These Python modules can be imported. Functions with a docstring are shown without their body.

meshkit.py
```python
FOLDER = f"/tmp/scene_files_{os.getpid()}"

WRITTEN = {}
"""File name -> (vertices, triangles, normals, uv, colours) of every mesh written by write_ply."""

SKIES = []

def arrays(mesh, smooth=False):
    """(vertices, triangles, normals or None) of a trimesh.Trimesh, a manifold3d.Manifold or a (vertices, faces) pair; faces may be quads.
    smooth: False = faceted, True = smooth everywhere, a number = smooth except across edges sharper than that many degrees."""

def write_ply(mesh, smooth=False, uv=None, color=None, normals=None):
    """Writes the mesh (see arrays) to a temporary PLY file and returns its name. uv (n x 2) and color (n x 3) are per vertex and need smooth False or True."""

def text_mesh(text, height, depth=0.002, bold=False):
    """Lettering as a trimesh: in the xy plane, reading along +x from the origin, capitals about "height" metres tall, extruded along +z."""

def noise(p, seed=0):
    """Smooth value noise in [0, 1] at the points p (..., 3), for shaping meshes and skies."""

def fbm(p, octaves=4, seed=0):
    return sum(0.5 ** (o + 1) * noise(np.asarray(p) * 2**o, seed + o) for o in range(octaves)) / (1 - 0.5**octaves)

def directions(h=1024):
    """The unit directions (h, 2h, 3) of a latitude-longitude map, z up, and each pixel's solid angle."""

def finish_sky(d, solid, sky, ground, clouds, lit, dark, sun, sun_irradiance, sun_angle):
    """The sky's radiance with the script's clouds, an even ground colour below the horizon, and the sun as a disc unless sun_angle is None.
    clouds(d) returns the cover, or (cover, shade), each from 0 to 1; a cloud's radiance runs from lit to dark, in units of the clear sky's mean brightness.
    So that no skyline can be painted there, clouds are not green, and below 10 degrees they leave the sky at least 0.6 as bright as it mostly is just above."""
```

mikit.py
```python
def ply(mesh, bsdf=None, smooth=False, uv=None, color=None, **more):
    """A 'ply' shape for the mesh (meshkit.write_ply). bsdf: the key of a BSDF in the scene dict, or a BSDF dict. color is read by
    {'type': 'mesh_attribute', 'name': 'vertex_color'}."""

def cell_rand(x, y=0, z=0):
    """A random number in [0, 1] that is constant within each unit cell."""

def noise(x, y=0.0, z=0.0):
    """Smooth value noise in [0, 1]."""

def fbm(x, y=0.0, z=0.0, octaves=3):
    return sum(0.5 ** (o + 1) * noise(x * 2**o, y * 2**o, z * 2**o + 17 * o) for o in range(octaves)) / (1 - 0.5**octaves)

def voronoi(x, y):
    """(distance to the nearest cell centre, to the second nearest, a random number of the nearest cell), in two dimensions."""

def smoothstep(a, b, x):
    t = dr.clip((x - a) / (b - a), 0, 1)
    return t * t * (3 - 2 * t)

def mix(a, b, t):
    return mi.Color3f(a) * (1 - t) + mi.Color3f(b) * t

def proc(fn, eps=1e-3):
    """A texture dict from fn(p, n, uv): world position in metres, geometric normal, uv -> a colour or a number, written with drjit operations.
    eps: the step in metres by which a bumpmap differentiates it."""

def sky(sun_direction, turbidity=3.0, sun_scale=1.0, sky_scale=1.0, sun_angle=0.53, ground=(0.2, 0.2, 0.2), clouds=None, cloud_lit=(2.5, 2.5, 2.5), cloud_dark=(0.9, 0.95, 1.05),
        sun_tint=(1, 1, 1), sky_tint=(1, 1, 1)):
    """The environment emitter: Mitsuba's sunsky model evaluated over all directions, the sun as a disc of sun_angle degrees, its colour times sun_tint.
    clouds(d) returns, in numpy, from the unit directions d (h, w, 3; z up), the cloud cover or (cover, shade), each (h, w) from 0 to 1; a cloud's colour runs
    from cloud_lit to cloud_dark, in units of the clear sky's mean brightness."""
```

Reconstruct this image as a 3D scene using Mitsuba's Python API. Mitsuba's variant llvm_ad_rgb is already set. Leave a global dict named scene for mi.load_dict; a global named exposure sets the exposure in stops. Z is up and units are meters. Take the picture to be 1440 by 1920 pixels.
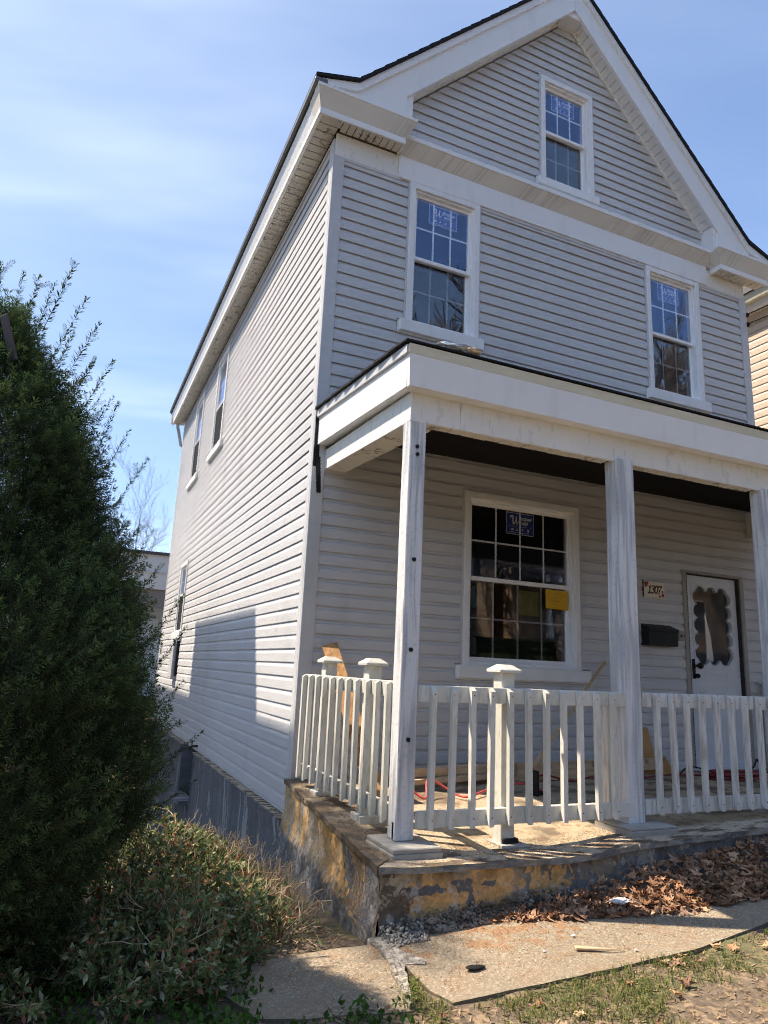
import math, random, numpy as np, trimesh, drjit as dr, mitsuba as mi, mikit, meshkit
from mikit import noise, fbm, smoothstep, mix, voronoi, cell_rand
from scipy.spatial import ConvexHull
from shapely.geometry import Polygon, box as sbox, Point
from shapely.ops import unary_union
random.seed(5)
rng = np.random.default_rng(5)
T4 = mi.ScalarTransform4f
scene, labels = {}, {}

# ------------------------------------------------------------------ camera, sky, exposure
CAM = np.array([-1.747, -5.514, 0.864])
LOOK = np.array([0.392447, 0.893126, 0.219843])
UP = np.array([-0.129256, -0.183296, 0.974523])
scene['camera'] = {'type': 'perspective', 'fov': 57.835, 'fov_axis': 'x', 'near_clip': 0.05, 'far_clip': 2000.0,
                   'to_world': T4().look_at(origin=CAM.tolist(), target=(CAM + LOOK).tolist(), up=UP.tolist())}


def clouds(d):
    p = d / np.maximum(d[..., 2:3], 0.12)
    a = meshkit.fbm(np.stack([p[..., 0] * 0.5 + 3, p[..., 1] * 1.4 + p[..., 0] * 0.5, p[..., 2] * 0 + 2], -1), 5, 3)
    b = meshkit.fbm(np.stack([p[..., 0] * 2.2, p[..., 1] * 6 + p[..., 0] * 2.0, p[..., 2] * 0 + 5], -1), 4, 9)
    toward = np.clip(0.5 + 0.5 * (d @ np.array([-0.83, 0.56, 0.0])), 0, 1)      # the veil thins away from the sun
    return np.clip(0.09 + 0.13 * toward ** 2 + np.clip((a - 0.42) * 1.8, 0, 1) * (0.05 + 1.0 * b ** 1.5) * (0.2 + 0.75 * toward), 0, 0.6)


scene['sky'] = mikit.sky((-0.56, 0.38, 1.0), turbidity=3.0, clouds=clouds, cloud_lit=(2.2, 2.5, 3.0), cloud_dark=(1.3, 1.35, 1.45),
                         ground=(0.16, 0.15, 0.13), sky_tint=(0.94, 1.0, 1.08), sun_scale=1.0, sun_tint=(0.97, 0.99, 1.04))
exposure = 2.56


# ------------------------------------------------------------------ helpers
def free(key):
    if key not in scene and key not in labels and not any(k.startswith(key + '__') for k in (scene if '__' not in key else ())):
        return key
    n = COUNT.get(key, 0)
    while True:
        n += 1
        k = f'{key}_{n:03d}'
        if k not in scene and k not in labels:
            COUNT[key] = n
            return k


COUNT = {}


def part(parent, name, mesh, mat, smooth=False, label=None, kind=None, **kw):
    key = free(f'{parent}__{name}')
    scene[key] = mikit.ply(mesh, mat, smooth, **kw)
    if label or kind:
        labels[key] = {}
        if label: labels[key]['label'] = label
        if kind: labels[key]['kind'] = kind
    return key


def thing(name, label, cat, group=None, kind=None):
    key = free(name)
    labels[key] = {'label': label, 'category': cat}
    if group: labels[key]['group'] = group
    if kind: labels[key]['kind'] = kind
    return key


def solid(name, mesh, mat, label, cat, group=None, smooth=False, kind=None, **kw):
    key = free(name)
    scene[key] = mikit.ply(mesh, mat, smooth, **kw)
    labels[key] = {'label': label, 'category': cat}
    if group: labels[key]['group'] = group
    if kind: labels[key]['kind'] = kind
    return key


def struct(name, mesh, mat, label, cat, smooth=False, kind='structure', **kw):
    scene[name] = mikit.ply(mesh, mat, smooth, **kw)
    labels[name] = {'label': label, 'category': cat, 'kind': kind}
    return name


def hull(pts):
    h = trimesh.convex.convex_hull(np.asarray(pts, float))
    return h


def cbox(x0, x1, y0, y1, z0, z1, c=0.003):
    lo, hi = np.minimum([x0, y0, z0], [x1, y1, z1]), np.maximum([x0, y0, z0], [x1, y1, z1])
    c = min(c, 0.3 * float((hi - lo).min()))
    pts = []
    for i in np.ndindex(2, 2, 2):
        p = np.where(np.array(i) == 1, hi, lo)
        s = np.where(np.array(i) == 1, -1, 1) * c
        for a in range(3):
            q = p + s
            q[a] = p[a]
            pts.append(q)
    return hull(pts)


def box(x0, x1, y0, y1, z0, z1):
    m = trimesh.creation.box((abs(x1 - x0), abs(y1 - y0), abs(z1 - z0)))
    m.apply_translation(((x0 + x1) / 2, (y0 + y1) / 2, (z0 + z1) / 2))
    return m


def cat(ms):
    return trimesh.util.concatenate([m for m in ms])


def bar(a, b, w, h, up=(0, 0, 1), c=0.002):
    """A chamfered board from a to b, w wide across, h thick along up."""
    a, b = np.asarray(a, float), np.asarray(b, float)
    d = b - a
    L = np.linalg.norm(d)
    d /= L
    s = np.cross(d, up)
    s /= np.linalg.norm(s)
    u = np.cross(s, d)
    m = cbox(0, L, -w / 2, w / 2, -h / 2, h / 2, c)
    M = np.eye(4)
    M[:3, 0], M[:3, 1], M[:3, 2], M[:3, 3] = d, s, u, a
    if np.linalg.det(M[:3, :3]) < 0:
        M[:3, 1] *= -1
    m.apply_transform(M)
    return m


def tube(pts, rad, sides=6):
    p = np.asarray(pts, float)
    r = np.broadcast_to(np.asarray(rad, float), (len(p),))
    t = np.gradient(p, axis=0)
    t /= np.linalg.norm(t, axis=1, keepdims=True) + 1e-12
    ref = np.where(np.abs(t[:, 2:]) < 0.9, [[0, 0, 1.0]], [[1.0, 0, 0]])
    a = np.cross(t, ref)
    a /= np.linalg.norm(a, axis=1, keepdims=True) + 1e-12
    b = np.cross(t, a)
    ang = np.arange(sides) * 2 * np.pi / sides
    v = p[:, None] + r[:, None, None] * (np.cos(ang)[None, :, None] * a[:, None] + np.sin(ang)[None, :, None] * b[:, None])
    n = len(p)
    i, j = np.meshgrid(np.arange(n - 1), np.arange(sides), indexing='ij')
    q = np.stack([i * sides + j, i * sides + (j + 1) % sides, (i + 1) * sides + (j + 1) % sides, (i + 1) * sides + j], -1).reshape(-1, 4)
    f = np.vstack([q[:, [0, 1, 2]], q[:, [0, 2, 3]]])
    caps = [[0, k + 1, k] for k in range(1, sides - 1)] + [[(n - 1) * sides, (n - 1) * sides + k, (n - 1) * sides + k + 1] for k in range(1, sides - 1)]
    return trimesh.Trimesh(v.reshape(-1, 3), np.vstack([f, caps]), process=False)


def segs_mesh(segs, sides=4):
    """Many tapered straight twigs (a, b, ra, rb) as one mesh, fast."""
    a = np.array([s[0] for s in segs]); b = np.array([s[1] for s in segs])
    ra = np.array([s[2] for s in segs]); rb = np.array([s[3] for s in segs])
    t = b - a
    t /= np.linalg.norm(t, axis=1, keepdims=True) + 1e-12
    u = np.cross(t, np.where(np.abs(t[:, 2:]) < 0.9, [[0, 0, 1.0]], [[1.0, 0, 0]]))
    u /= np.linalg.norm(u, axis=1, keepdims=True) + 1e-12
    w = np.cross(t, u)
    ang = np.arange(sides) * 2 * np.pi / sides
    ring = np.cos(ang)[None, :, None] * u[:, None] + np.sin(ang)[None, :, None] * w[:, None]
    v = np.concatenate([a[:, None] + ra[:, None, None] * ring, b[:, None] + rb[:, None, None] * ring], 1)
    k = np.arange(sides)
    q = np.stack([k, (k + 1) % sides, (k + 1) % sides + sides, k + sides], -1)
    f = np.vstack([q[:, [0, 1, 2]], q[:, [0, 2, 3]]])
    F = (f[None] + (np.arange(len(a)) * 2 * sides)[:, None, None]).reshape(-1, 3)
    return trimesh.Trimesh(v.reshape(-1, 3), F, process=False)


def extr(poly, d0, d1):
    """Polygon in (u, z) extruded along local d from d0 to d1 -> mesh in (u, d, z)."""
    ms = []
    for g in getattr(poly, 'geoms', [poly]):
        m = trimesh.creation.extrude_polygon(g, d1 - d0, engine='earcut')
        v = np.array(m.vertices)
        ms.append(trimesh.Trimesh(np.stack([v[:, 0], v[:, 2] + d0, v[:, 1]], -1), m.faces[:, ::-1], process=False))
    return cat(ms)


FRONT = np.array([[1, 0, 0, 0], [0, -1, 0, 0], [0, 0, 1, 0], [0, 0, 0, 1.0]])     # (u, d, z) -> (x, -y, z)
LEFT = np.array([[0, -1, 0, 0], [1, 0, 0, 0], [0, 0, 1, 0], [0, 0, 0, 1.0]])      # (u, d, z) -> y along the wall, out to -x


def at(m, M):
    m = m.copy()
    m.apply_transform(M)
    return m


def moved(M, x=0, y=0, z=0):
    A = np.eye(4)
    A[:3, 3] = x, y, z
    return A @ M


# ------------------------------------------------------------------ materials
def rgb(c):
    return {'type': 'rgb', 'value': list(c)}


def mat(name, color, rough=0.6, spec=0.5, bump=None, scale=1.0, eps=1e-3, **kw):
    col = color if isinstance(color, dict) else (mikit.proc(color) if callable(color) else rgb(color))
    b = {'type': 'principled', 'base_color': col, 'roughness': rough, 'specular': spec, **kw}
    if bump is not None:
        b = {'type': 'bumpmap', 'arbitrary': mikit.proc(bump, eps), 'scale': scale, 'bsdf': b}
    scene[name] = {'type': 'twosided', 'bsdf': b}
    return name


def C3(*c):
    return mi.Color3f(*c)


def vinyl_col(p, n, uv):
    s = fbm(p.x * 1.3 + p.y * 1.1, p.z * 1.2, p.y * .7, 3)
    g = noise(p.x * 5 + p.y * 5, p.z * 22, 3.0)
    dirt = smoothstep(0.62, 0.8, fbm(p.x * 3 + p.y * 2, p.z * 0.9, 7.0, 3)) * 0.08
    return mix((0.525, 0.528, 0.528), (0.56, 0.563, 0.563), s) * (0.975 + 0.05 * g) * (1 - dirt)


mat('vinyl', vinyl_col, 0.45, 0.4)


def trim_col(p, n, uv):
    s = fbm(p.x * 2 + p.y * 2, p.z * 2.5, p.y, 3)
    d = smoothstep(0.55, 0.78, fbm(p.x * 14 + p.y * 14, p.z * 2.5, 3.0, 3)) * 0.05
    return mix((0.75, 0.75, 0.725), (0.79, 0.795, 0.785), s) * (1 - d)


mat('trim', trim_col, 0.42, 0.45)
mat('window_vinyl', lambda p, n, uv: mix((0.80, 0.80, 0.785), (0.83, 0.83, 0.82), noise(p.x * 6 + p.y * 6, p.z * 6, 0.5)), 0.32, 0.5)


def streak_col(p, n, uv):
    s = smoothstep(0.42, 0.7, fbm((p.x + p.y) * 75, p.z * 2, 1.0, 3)) * smoothstep(0.25, 0.75, fbm((p.x + p.y) * 2.2, p.z * 2, 5.0, 2))
    base = mix((0.62, 0.59, 0.51), (0.70, 0.67, 0.60), fbm(p.x * 5, p.y * 5, p.z * 5, 3))
    return base * (1 - 0.20 * s)


mat('dirty_trim', streak_col, 0.55, 0.35)


def oldpaint_col(p, n, uv):
    a = fbm(p.x * 11, p.y * 11, p.z * 11, 4)
    b = fbm(p.x * 45 + 3, p.y * 45, p.z * 45, 3)
    peel = smoothstep(0.60, 0.68, a * 0.65 + b * 0.42)
    base = mix((0.60, 0.575, 0.51), (0.68, 0.66, 0.60), fbm(p.x * 3, p.y * 3, p.z * 3, 2))
    return mix(base, C3(0.22, 0.19, 0.155), peel * 0.8)


mat('old_paint', oldpaint_col, 0.7, 0.2, bump=lambda p, n, uv: fbm(p.x * 25, p.y * 25, p.z * 25, 3), scale=0.004)


def beam_col(p, n, uv):
    s = fbm(p.x * 3 + p.y * 3, p.z * 3, 2.0, 3)
    k = smoothstep(0.62, 0.72, fbm(p.x * 40 + p.y * 40, p.z * 14, 5.0, 4)) * 0.12
    return mix((0.70, 0.69, 0.64), (0.77, 0.76, 0.72), s) * (1 - k)


mat('beam_paint', beam_col, 0.6, 0.3)


def wood_white(gray, lo, k0, k1):
    def f(p, n, uv):
        g = fbm(p.x * 70 + 2.0 * noise(p.z * 3, 1.0), p.y * 70, p.z * 2.2, 3)
        b = fbm(p.x * 9, p.y * 9, p.z * 2.0, 3)
        w = smoothstep(k0, k1, g * 0.6 + b * 0.45)
        sp = smoothstep(0.74, 0.80, noise(p.x * 60, p.y * 60, p.z * 45)) * 0.5
        return mix((0.67, 0.675, 0.675), gray, w * lo) * (1 - sp * 0.2)
    return f


def grain_bump(p, n, uv):
    return fbm(p.x * 70 + 2.0 * noise(p.z * 3, 1.0), p.y * 70, p.z * 2.2, 3)


mat('post_wood', wood_white((0.38, 0.40, 0.425), 0.85, 0.44, 0.68), 0.75, 0.2, bump=grain_bump, scale=0.006)


def rail_col(p, n, uv):
    b = fbm(p.x * 14, p.y * 14, p.z * 5, 3)
    m = smoothstep(0.52, 0.74, fbm(p.x * 60, p.y * 60, p.z * 14, 3) * 0.7 + b * 0.35)
    low = smoothstep(0.45, 0.62, fbm(p.x * 3, p.y * 3, p.z * 2 + 4, 3))
    return mix(mix((0.66, 0.65, 0.59), (0.58, 0.575, 0.51), low), C3(0.30, 0.29, 0.225), m * 0.34)


mat('rail_paint', rail_col, 0.6, 0.3)


def rail_dirty_col(p, n, uv):
    m = smoothstep(0.44, 0.70, fbm(p.x * 55, p.y * 55, p.z * 7, 4))
    base = mix((0.67, 0.67, 0.645), (0.61, 0.60, 0.55), fbm(p.x * 6, p.y * 6, p.z * 6, 2))
    return mix(base, C3(0.33, 0.295, 0.24), m * 0.55)


mat('rail_worn', rail_dirty_col, 0.65, 0.25)


def blob(a, b, ca, cb, ra, rb, w):
    return smoothstep(-0.06, 0.10, 1.0 - dr.sqrt(dr.square((a - ca) / ra) + dr.square((b - cb) / rb)) + w)


def stucco_col(p, n, uv):
    u = p.x + p.y * 0.9
    w = (fbm(u * 34, p.z * 36, 6.0, 4) - 0.5) * 2.4
    w2 = (fbm(u * 11, p.z * 13, 2.0, 3) - 0.5) * 1.1
    fine = fbm(u * 75, p.z * 75, 2.0, 3)
    mid = fbm(u * 9, p.z * 12, 8.0, 3)
    och = mix((0.54, 0.31, 0.11), (0.62, 0.41, 0.19), mid)
    tan = mix((0.31, 0.255, 0.18), (0.43, 0.36, 0.26), mid)
    gray = mix((0.12, 0.122, 0.126), (0.24, 0.235, 0.225), fbm(u * 30, p.z * 30, 4.0, 3))
    black = C3(0.07, 0.057, 0.044)
    # front face: ochre left with flaked holes, old gray cement to the right with one ochre remnant
    f = tan
    f = mix(f, och, blob(p.x, p.z, 0.06, -0.20, 0.20, 0.115, w * .5))
    f = mix(f, och, blob(p.x, p.z, 0.38, -0.185, 0.16, 0.12, w * .6))
    f = mix(f, gray, smoothstep(0.44, 0.56, p.x + w * 0.10))
    f = mix(f, och, blob(p.x, p.z, 0.70, -0.175, 0.15, 0.085, w + w2))
    for q in ((-0.03, -0.165, 0.085, 0.022), (0.17, -0.15, 0.045, 0.028), (0.32, -0.155, 0.036, 0.016), (0.225, -0.25, 0.016, 0.075)):
        f = mix(f, C3(0.125, 0.13, 0.137), blob(p.x, p.z, *q, w * .9))
    f = mix(f, black, blob(p.x, p.z, -0.20, -0.27, 0.085, 0.14, w) * 0.8)
    f = mix(f, tan * 0.8, blob(p.x, p.z, 1.05, -0.13, 0.16, 0.06, w + w2) * 0.8)
    # left face: stained ochre, bare cement near the front corner, pale runs at the back
    s = mix(och, tan * 1.15, smoothstep(0.46, 0.70, fbm(u * 5, p.z * 5, 3.0, 3)) * 0.7)
    s = mix(s, mix((0.30, 0.28, 0.255), (0.50, 0.475, 0.44), fine), smoothstep(-1.98, -2.12, p.y + w * 0.10))
    s = mix(s, gray, blob(p.y, p.z, -1.78, -0.16, 0.085, 0.11, w))
    s = mix(s, C3(0.42, 0.39, 0.33), smoothstep(0.50, 0.66, fbm(p.y * 16, p.z * 1.6, 9.0, 3)) * smoothstep(-1.15, -0.85, p.y) * 0.75)
    s = mix(s, gray, smoothstep(-0.30, -0.36, p.z + w * 0.06))
    col = mix(f, s, smoothstep(-2.268, -2.25, p.y))
    dirt = smoothstep(0.46, 0.66, fbm(u * 16, p.z * 20, 6.0, 4) * 0.5 + fbm(u * 3, p.z * 3, 4.0, 3) * 0.5)
    col = mix(col, C3(0.13, 0.11, 0.085), dirt * 0.42)
    drip = smoothstep(0.52, 0.70, fbm(u * 26, p.z * 2.0, 9.0, 3)) * smoothstep(-0.22, -0.08, p.z)
    col = mix(col, black, drip * 0.45)
    lime = smoothstep(0.62, 0.70, fbm(u * 15 + 5, p.z * 18, 3.0, 4))
    col = mix(col, C3(0.50, 0.475, 0.43), lime * 0.5)
    return col * (0.66 + 0.66 * fine)


mat('stucco', stucco_col, 0.9, 0.15, bump=lambda p, n, uv: fbm((p.x + p.y * .9) * 34, p.z * 34, 2.0, 3), scale=0.012)


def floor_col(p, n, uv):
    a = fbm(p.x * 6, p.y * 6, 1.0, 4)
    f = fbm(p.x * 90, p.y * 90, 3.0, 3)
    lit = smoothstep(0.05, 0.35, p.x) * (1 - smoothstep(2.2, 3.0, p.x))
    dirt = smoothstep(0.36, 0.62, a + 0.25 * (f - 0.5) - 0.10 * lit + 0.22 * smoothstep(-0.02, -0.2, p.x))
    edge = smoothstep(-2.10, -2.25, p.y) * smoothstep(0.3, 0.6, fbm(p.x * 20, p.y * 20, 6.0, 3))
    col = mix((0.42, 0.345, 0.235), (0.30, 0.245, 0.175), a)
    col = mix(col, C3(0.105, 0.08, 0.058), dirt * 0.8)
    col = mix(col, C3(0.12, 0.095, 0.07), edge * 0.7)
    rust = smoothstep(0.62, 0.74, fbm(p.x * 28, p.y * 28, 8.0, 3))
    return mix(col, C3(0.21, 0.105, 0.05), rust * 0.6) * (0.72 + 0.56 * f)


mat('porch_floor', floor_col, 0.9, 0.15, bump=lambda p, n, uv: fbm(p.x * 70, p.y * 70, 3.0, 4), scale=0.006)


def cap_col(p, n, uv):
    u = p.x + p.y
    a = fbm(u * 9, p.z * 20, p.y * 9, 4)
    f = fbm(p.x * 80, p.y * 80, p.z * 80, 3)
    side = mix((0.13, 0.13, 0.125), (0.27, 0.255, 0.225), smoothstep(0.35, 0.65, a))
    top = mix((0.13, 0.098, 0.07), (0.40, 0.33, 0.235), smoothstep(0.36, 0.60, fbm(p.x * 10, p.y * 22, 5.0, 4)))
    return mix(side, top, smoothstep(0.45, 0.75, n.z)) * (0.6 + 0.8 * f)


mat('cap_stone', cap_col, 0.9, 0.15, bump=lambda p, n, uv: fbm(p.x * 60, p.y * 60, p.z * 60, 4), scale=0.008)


def slab_col(p, n, uv):
    a = fbm(p.x * 3, p.y * 3, 1.0, 4)
    f = fbm(p.x * 120, p.y * 120, 3.0, 2)
    sp = smoothstep(0.66, 0.8, noise(p.x * 160, p.y * 160, 5.0))
    col = mix((0.215, 0.175, 0.122), (0.30, 0.248, 0.178), a) * (0.78 + 0.44 * f)
    col = mix(col, C3(0.46, 0.41, 0.33), sp * 0.5)
    nd = smoothstep(-2.82, -2.5, p.y) * smoothstep(1.0, 0.6, p.x) * smoothstep(-0.45, -0.15, p.x) + 0.25
    rust = smoothstep(0.52, 0.66, fbm(p.x * 12, p.y * 12, 8.0, 4)) * nd
    col = mix(col, C3(0.27, 0.135, 0.06), dr.clip(rust, 0, 1) * 0.6)
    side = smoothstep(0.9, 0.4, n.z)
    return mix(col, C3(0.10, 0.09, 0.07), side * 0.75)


mat('slab', slab_col, 0.92, 0.12, bump=lambda p, n, uv: fbm(p.x * 110, p.y * 110, 3.0, 3) + 0.6 * fbm(p.x * 9, p.y * 9, 2.0, 2), scale=0.005)
mat('mortar', lambda p, n, uv: mix((0.15, 0.137, 0.112), (0.40, 0.37, 0.32), smoothstep(0.3, 0.62, fbm(p.x * 38, p.y * 38, p.z * 38, 4))), 0.95, 0.1)
mat('aggregate', lambda p, n, uv: mix((0.10, 0.086, 0.066), (0.33, 0.29, 0.23), smoothstep(0.35, 0.75, fbm(p.x * 26, p.y * 26, p.z * 26, 3))), 0.95, 0.1)


def found_col(p, n, uv):
    a = fbm(p.y * 2.2, p.z * 1.2, 1.0, 4)
    st = fbm(p.y * 16, p.z * 0.9, 3.0, 3)
    f = fbm(p.y * 60, p.z * 60, 5.0, 2)
    col = mix((0.20, 0.205, 0.215), (0.33, 0.335, 0.345), a)
    col = col * (0.40 + 0.35 * st)
    w = smoothstep(0.66, 0.70, noise(p.y * 7, 2.0)) * smoothstep(0.55, 0.66, fbm(p.y * 30, p.z * 3, 4.0, 2))
    return mix(col, C3(0.5, 0.5, 0.49), w * 0.5) * (0.85 + 0.3 * f)


mat('foundation', found_col, 0.9, 0.15, bump=lambda p, n, uv: fbm(p.y * 20, p.z * 20, 2.0, 4), scale=0.01)


def soil_col(p, n, uv):
    a = fbm(p.x * 2.5, p.y * 2.5, 1.0, 4)
    f = fbm(p.x * 45, p.y * 45, 3.0, 4)
    g = smoothstep(0.52, 0.62, fbm(p.x * 5 + 3, p.y * 5, 7.0, 4))
    col = mix((0.105, 0.080, 0.058), (0.205, 0.160, 0.115), a * 0.5 + f * 0.5)
    col = mix(col, C3(0.29, 0.21, 0.13), smoothstep(0.56, 0.68, fbm(p.x * 30, p.y * 30, 9.0, 3)) * 0.7)
    return mix(col, C3(0.10, 0.12, 0.045), g * 0.45) * (0.7 + 0.6 * f)


mat('soil', soil_col, 0.95, 0.1, bump=lambda p, n, uv: fbm(p.x * 35, p.y * 35, 3.0, 4), scale=0.02)
mat('asphalt', lambda p, n, uv: mix((0.045, 0.045, 0.047), (0.07, 0.07, 0.07), fbm(p.x * 20, p.y * 20, 1.0, 3)), 0.9, 0.2)
mat('shingle', lambda p, n, uv: mix((0.012, 0.013, 0.016), (0.03, 0.032, 0.037), fbm(p.x * 30, p.y * 30, p.z * 30, 3)), 0.9, 0.2)
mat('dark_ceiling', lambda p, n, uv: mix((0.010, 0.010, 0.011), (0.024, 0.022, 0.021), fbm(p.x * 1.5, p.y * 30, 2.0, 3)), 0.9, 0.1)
mat('black_rubber', (0.012, 0.012, 0.013), 0.7, 0.3)
mat('black_metal', lambda p, n, uv: mix((0.008, 0.009, 0.009), (0.014, 0.015, 0.015), fbm(p.x * 20, p.y * 20, p.z * 20, 3)), 0.45, 0.22)
mat('dark_drip', lambda p, n, uv: mix((0.085, 0.095, 0.10), (0.13, 0.14, 0.145), fbm(p.y * 4, p.z * 8, 1.0, 3)), 0.45, 0.4)
mat('interior', (0.10, 0.095, 0.09), 0.9, 0.1)
mat('sheathing', (0.20, 0.19, 0.18), 0.9, 0.1)
mat('gutter', lambda p, n, uv: mix((0.46, 0.47, 0.47), (0.55, 0.55, 0.55), fbm(p.y * 4, p.z * 8, 1.0, 3)), 0.45, 0.5)
mat('cream_drip', lambda p, n, uv: mix((0.60, 0.585, 0.46), (0.68, 0.67, 0.55), fbm(p.x * 6, p.y * 6, p.z * 20, 3)), 0.45, 0.4)
mat('door_white', lambda p, n, uv: mix((0.60, 0.63, 0.66), (0.70, 0.72, 0.735), fbm(p.x * 5, p.y, p.z * 5, 4)), 0.5, 0.35)
mat('door_trim', lambda p, n, uv: mix((0.30, 0.275, 0.245), (0.37, 0.345, 0.31), fbm(p.x * 12, p.y, p.z * 3, 3)), 0.6, 0.3)
mat('dark_gap', (0.03, 0.032, 0.033), 0.7, 0.2)


def pine(c0, c1, ax, s=1.0):
    def f(p, n, uv):
        l, a, b = (p.x, p.y, p.z) if ax == 0 else (p.z, p.x, p.y)
        g = fbm(l * 1.6 * s, a * 38 * s + 1.5 * noise(l * 2, 3.0), b * 38 * s, 3)
        k = smoothstep(0.72, 0.8, noise(l * 7, a * 9, b * 9))
        return mix(mix(c0, c1, smoothstep(0.3, 0.7, g)), C3(0.16, 0.08, 0.03), k * 0.6)
    return f


mat('pine', pine((0.50, 0.345, 0.20), (0.60, 0.45, 0.285), 0), 0.65, 0.25)
mat('pine_brown', pine((0.30, 0.15, 0.055), (0.46, 0.25, 0.095), 1), 0.6, 0.25)
mat('plywood', pine((0.42, 0.235, 0.085), (0.52, 0.31, 0.125), 1, 0.6), 0.65, 0.25)
mat('dowel', pine((0.48, 0.32, 0.145), (0.58, 0.41, 0.22), 0), 0.5, 0.3)
mat('cord_pink', (0.62, 0.10, 0.09), 0.45, 0.5)
mat('cord_red', (0.22, 0.022, 0.022), 0.45, 0.5)
mat('cord_black', (0.015, 0.015, 0.016), 0.5, 0.5)
mat('notice_orange', (0.62, 0.36, 0.035), 0.8, 0.1)
mat('notice_yellow', (0.34, 0.32, 0.04), 0.8, 0.1)
mat('notice_teal', (0.075, 0.15, 0.16), 0.8, 0.1)
mat('ink', (0.09, 0.06, 0.02), 0.8, 0.1)
mat('teal_ink', (0.30, 0.42, 0.43), 0.8, 0.1)
mat('sticker_blue', (0.030, 0.050, 0.22), 0.4, 0.4)
mat('sticker_white', (0.80, 0.82, 0.86), 0.5, 0.3)
mat('plaque', lambda p, n, uv: mix((0.68, 0.60, 0.46), (0.74, 0.67, 0.53), fbm(p.x * 30, p.y, p.z * 30, 3)), 0.5, 0.4)
mat('plaque_ink', (0.11, 0.03, 0.018), 0.6, 0.3)
mat('plaque_flower', (0.24, 0.04, 0.035), 0.6, 0.3)
mat('beige_vinyl', lambda p, n, uv: mix((0.56, 0.47, 0.37), (0.60, 0.51, 0.41), fbm(p.x * 2, p.y * 2, p.z * 2, 3)), 0.45, 0.4)
mat('gray_paint', (0.56, 0.57, 0.57), 0.6, 0.3)
mat('gray_roof', lambda p, n, uv: mix((0.06, 0.06, 0.065), (0.10, 0.10, 0.10), fbm(p.x * 3, p.y * 3, p.z * 3, 3)), 0.9, 0.2)


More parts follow.
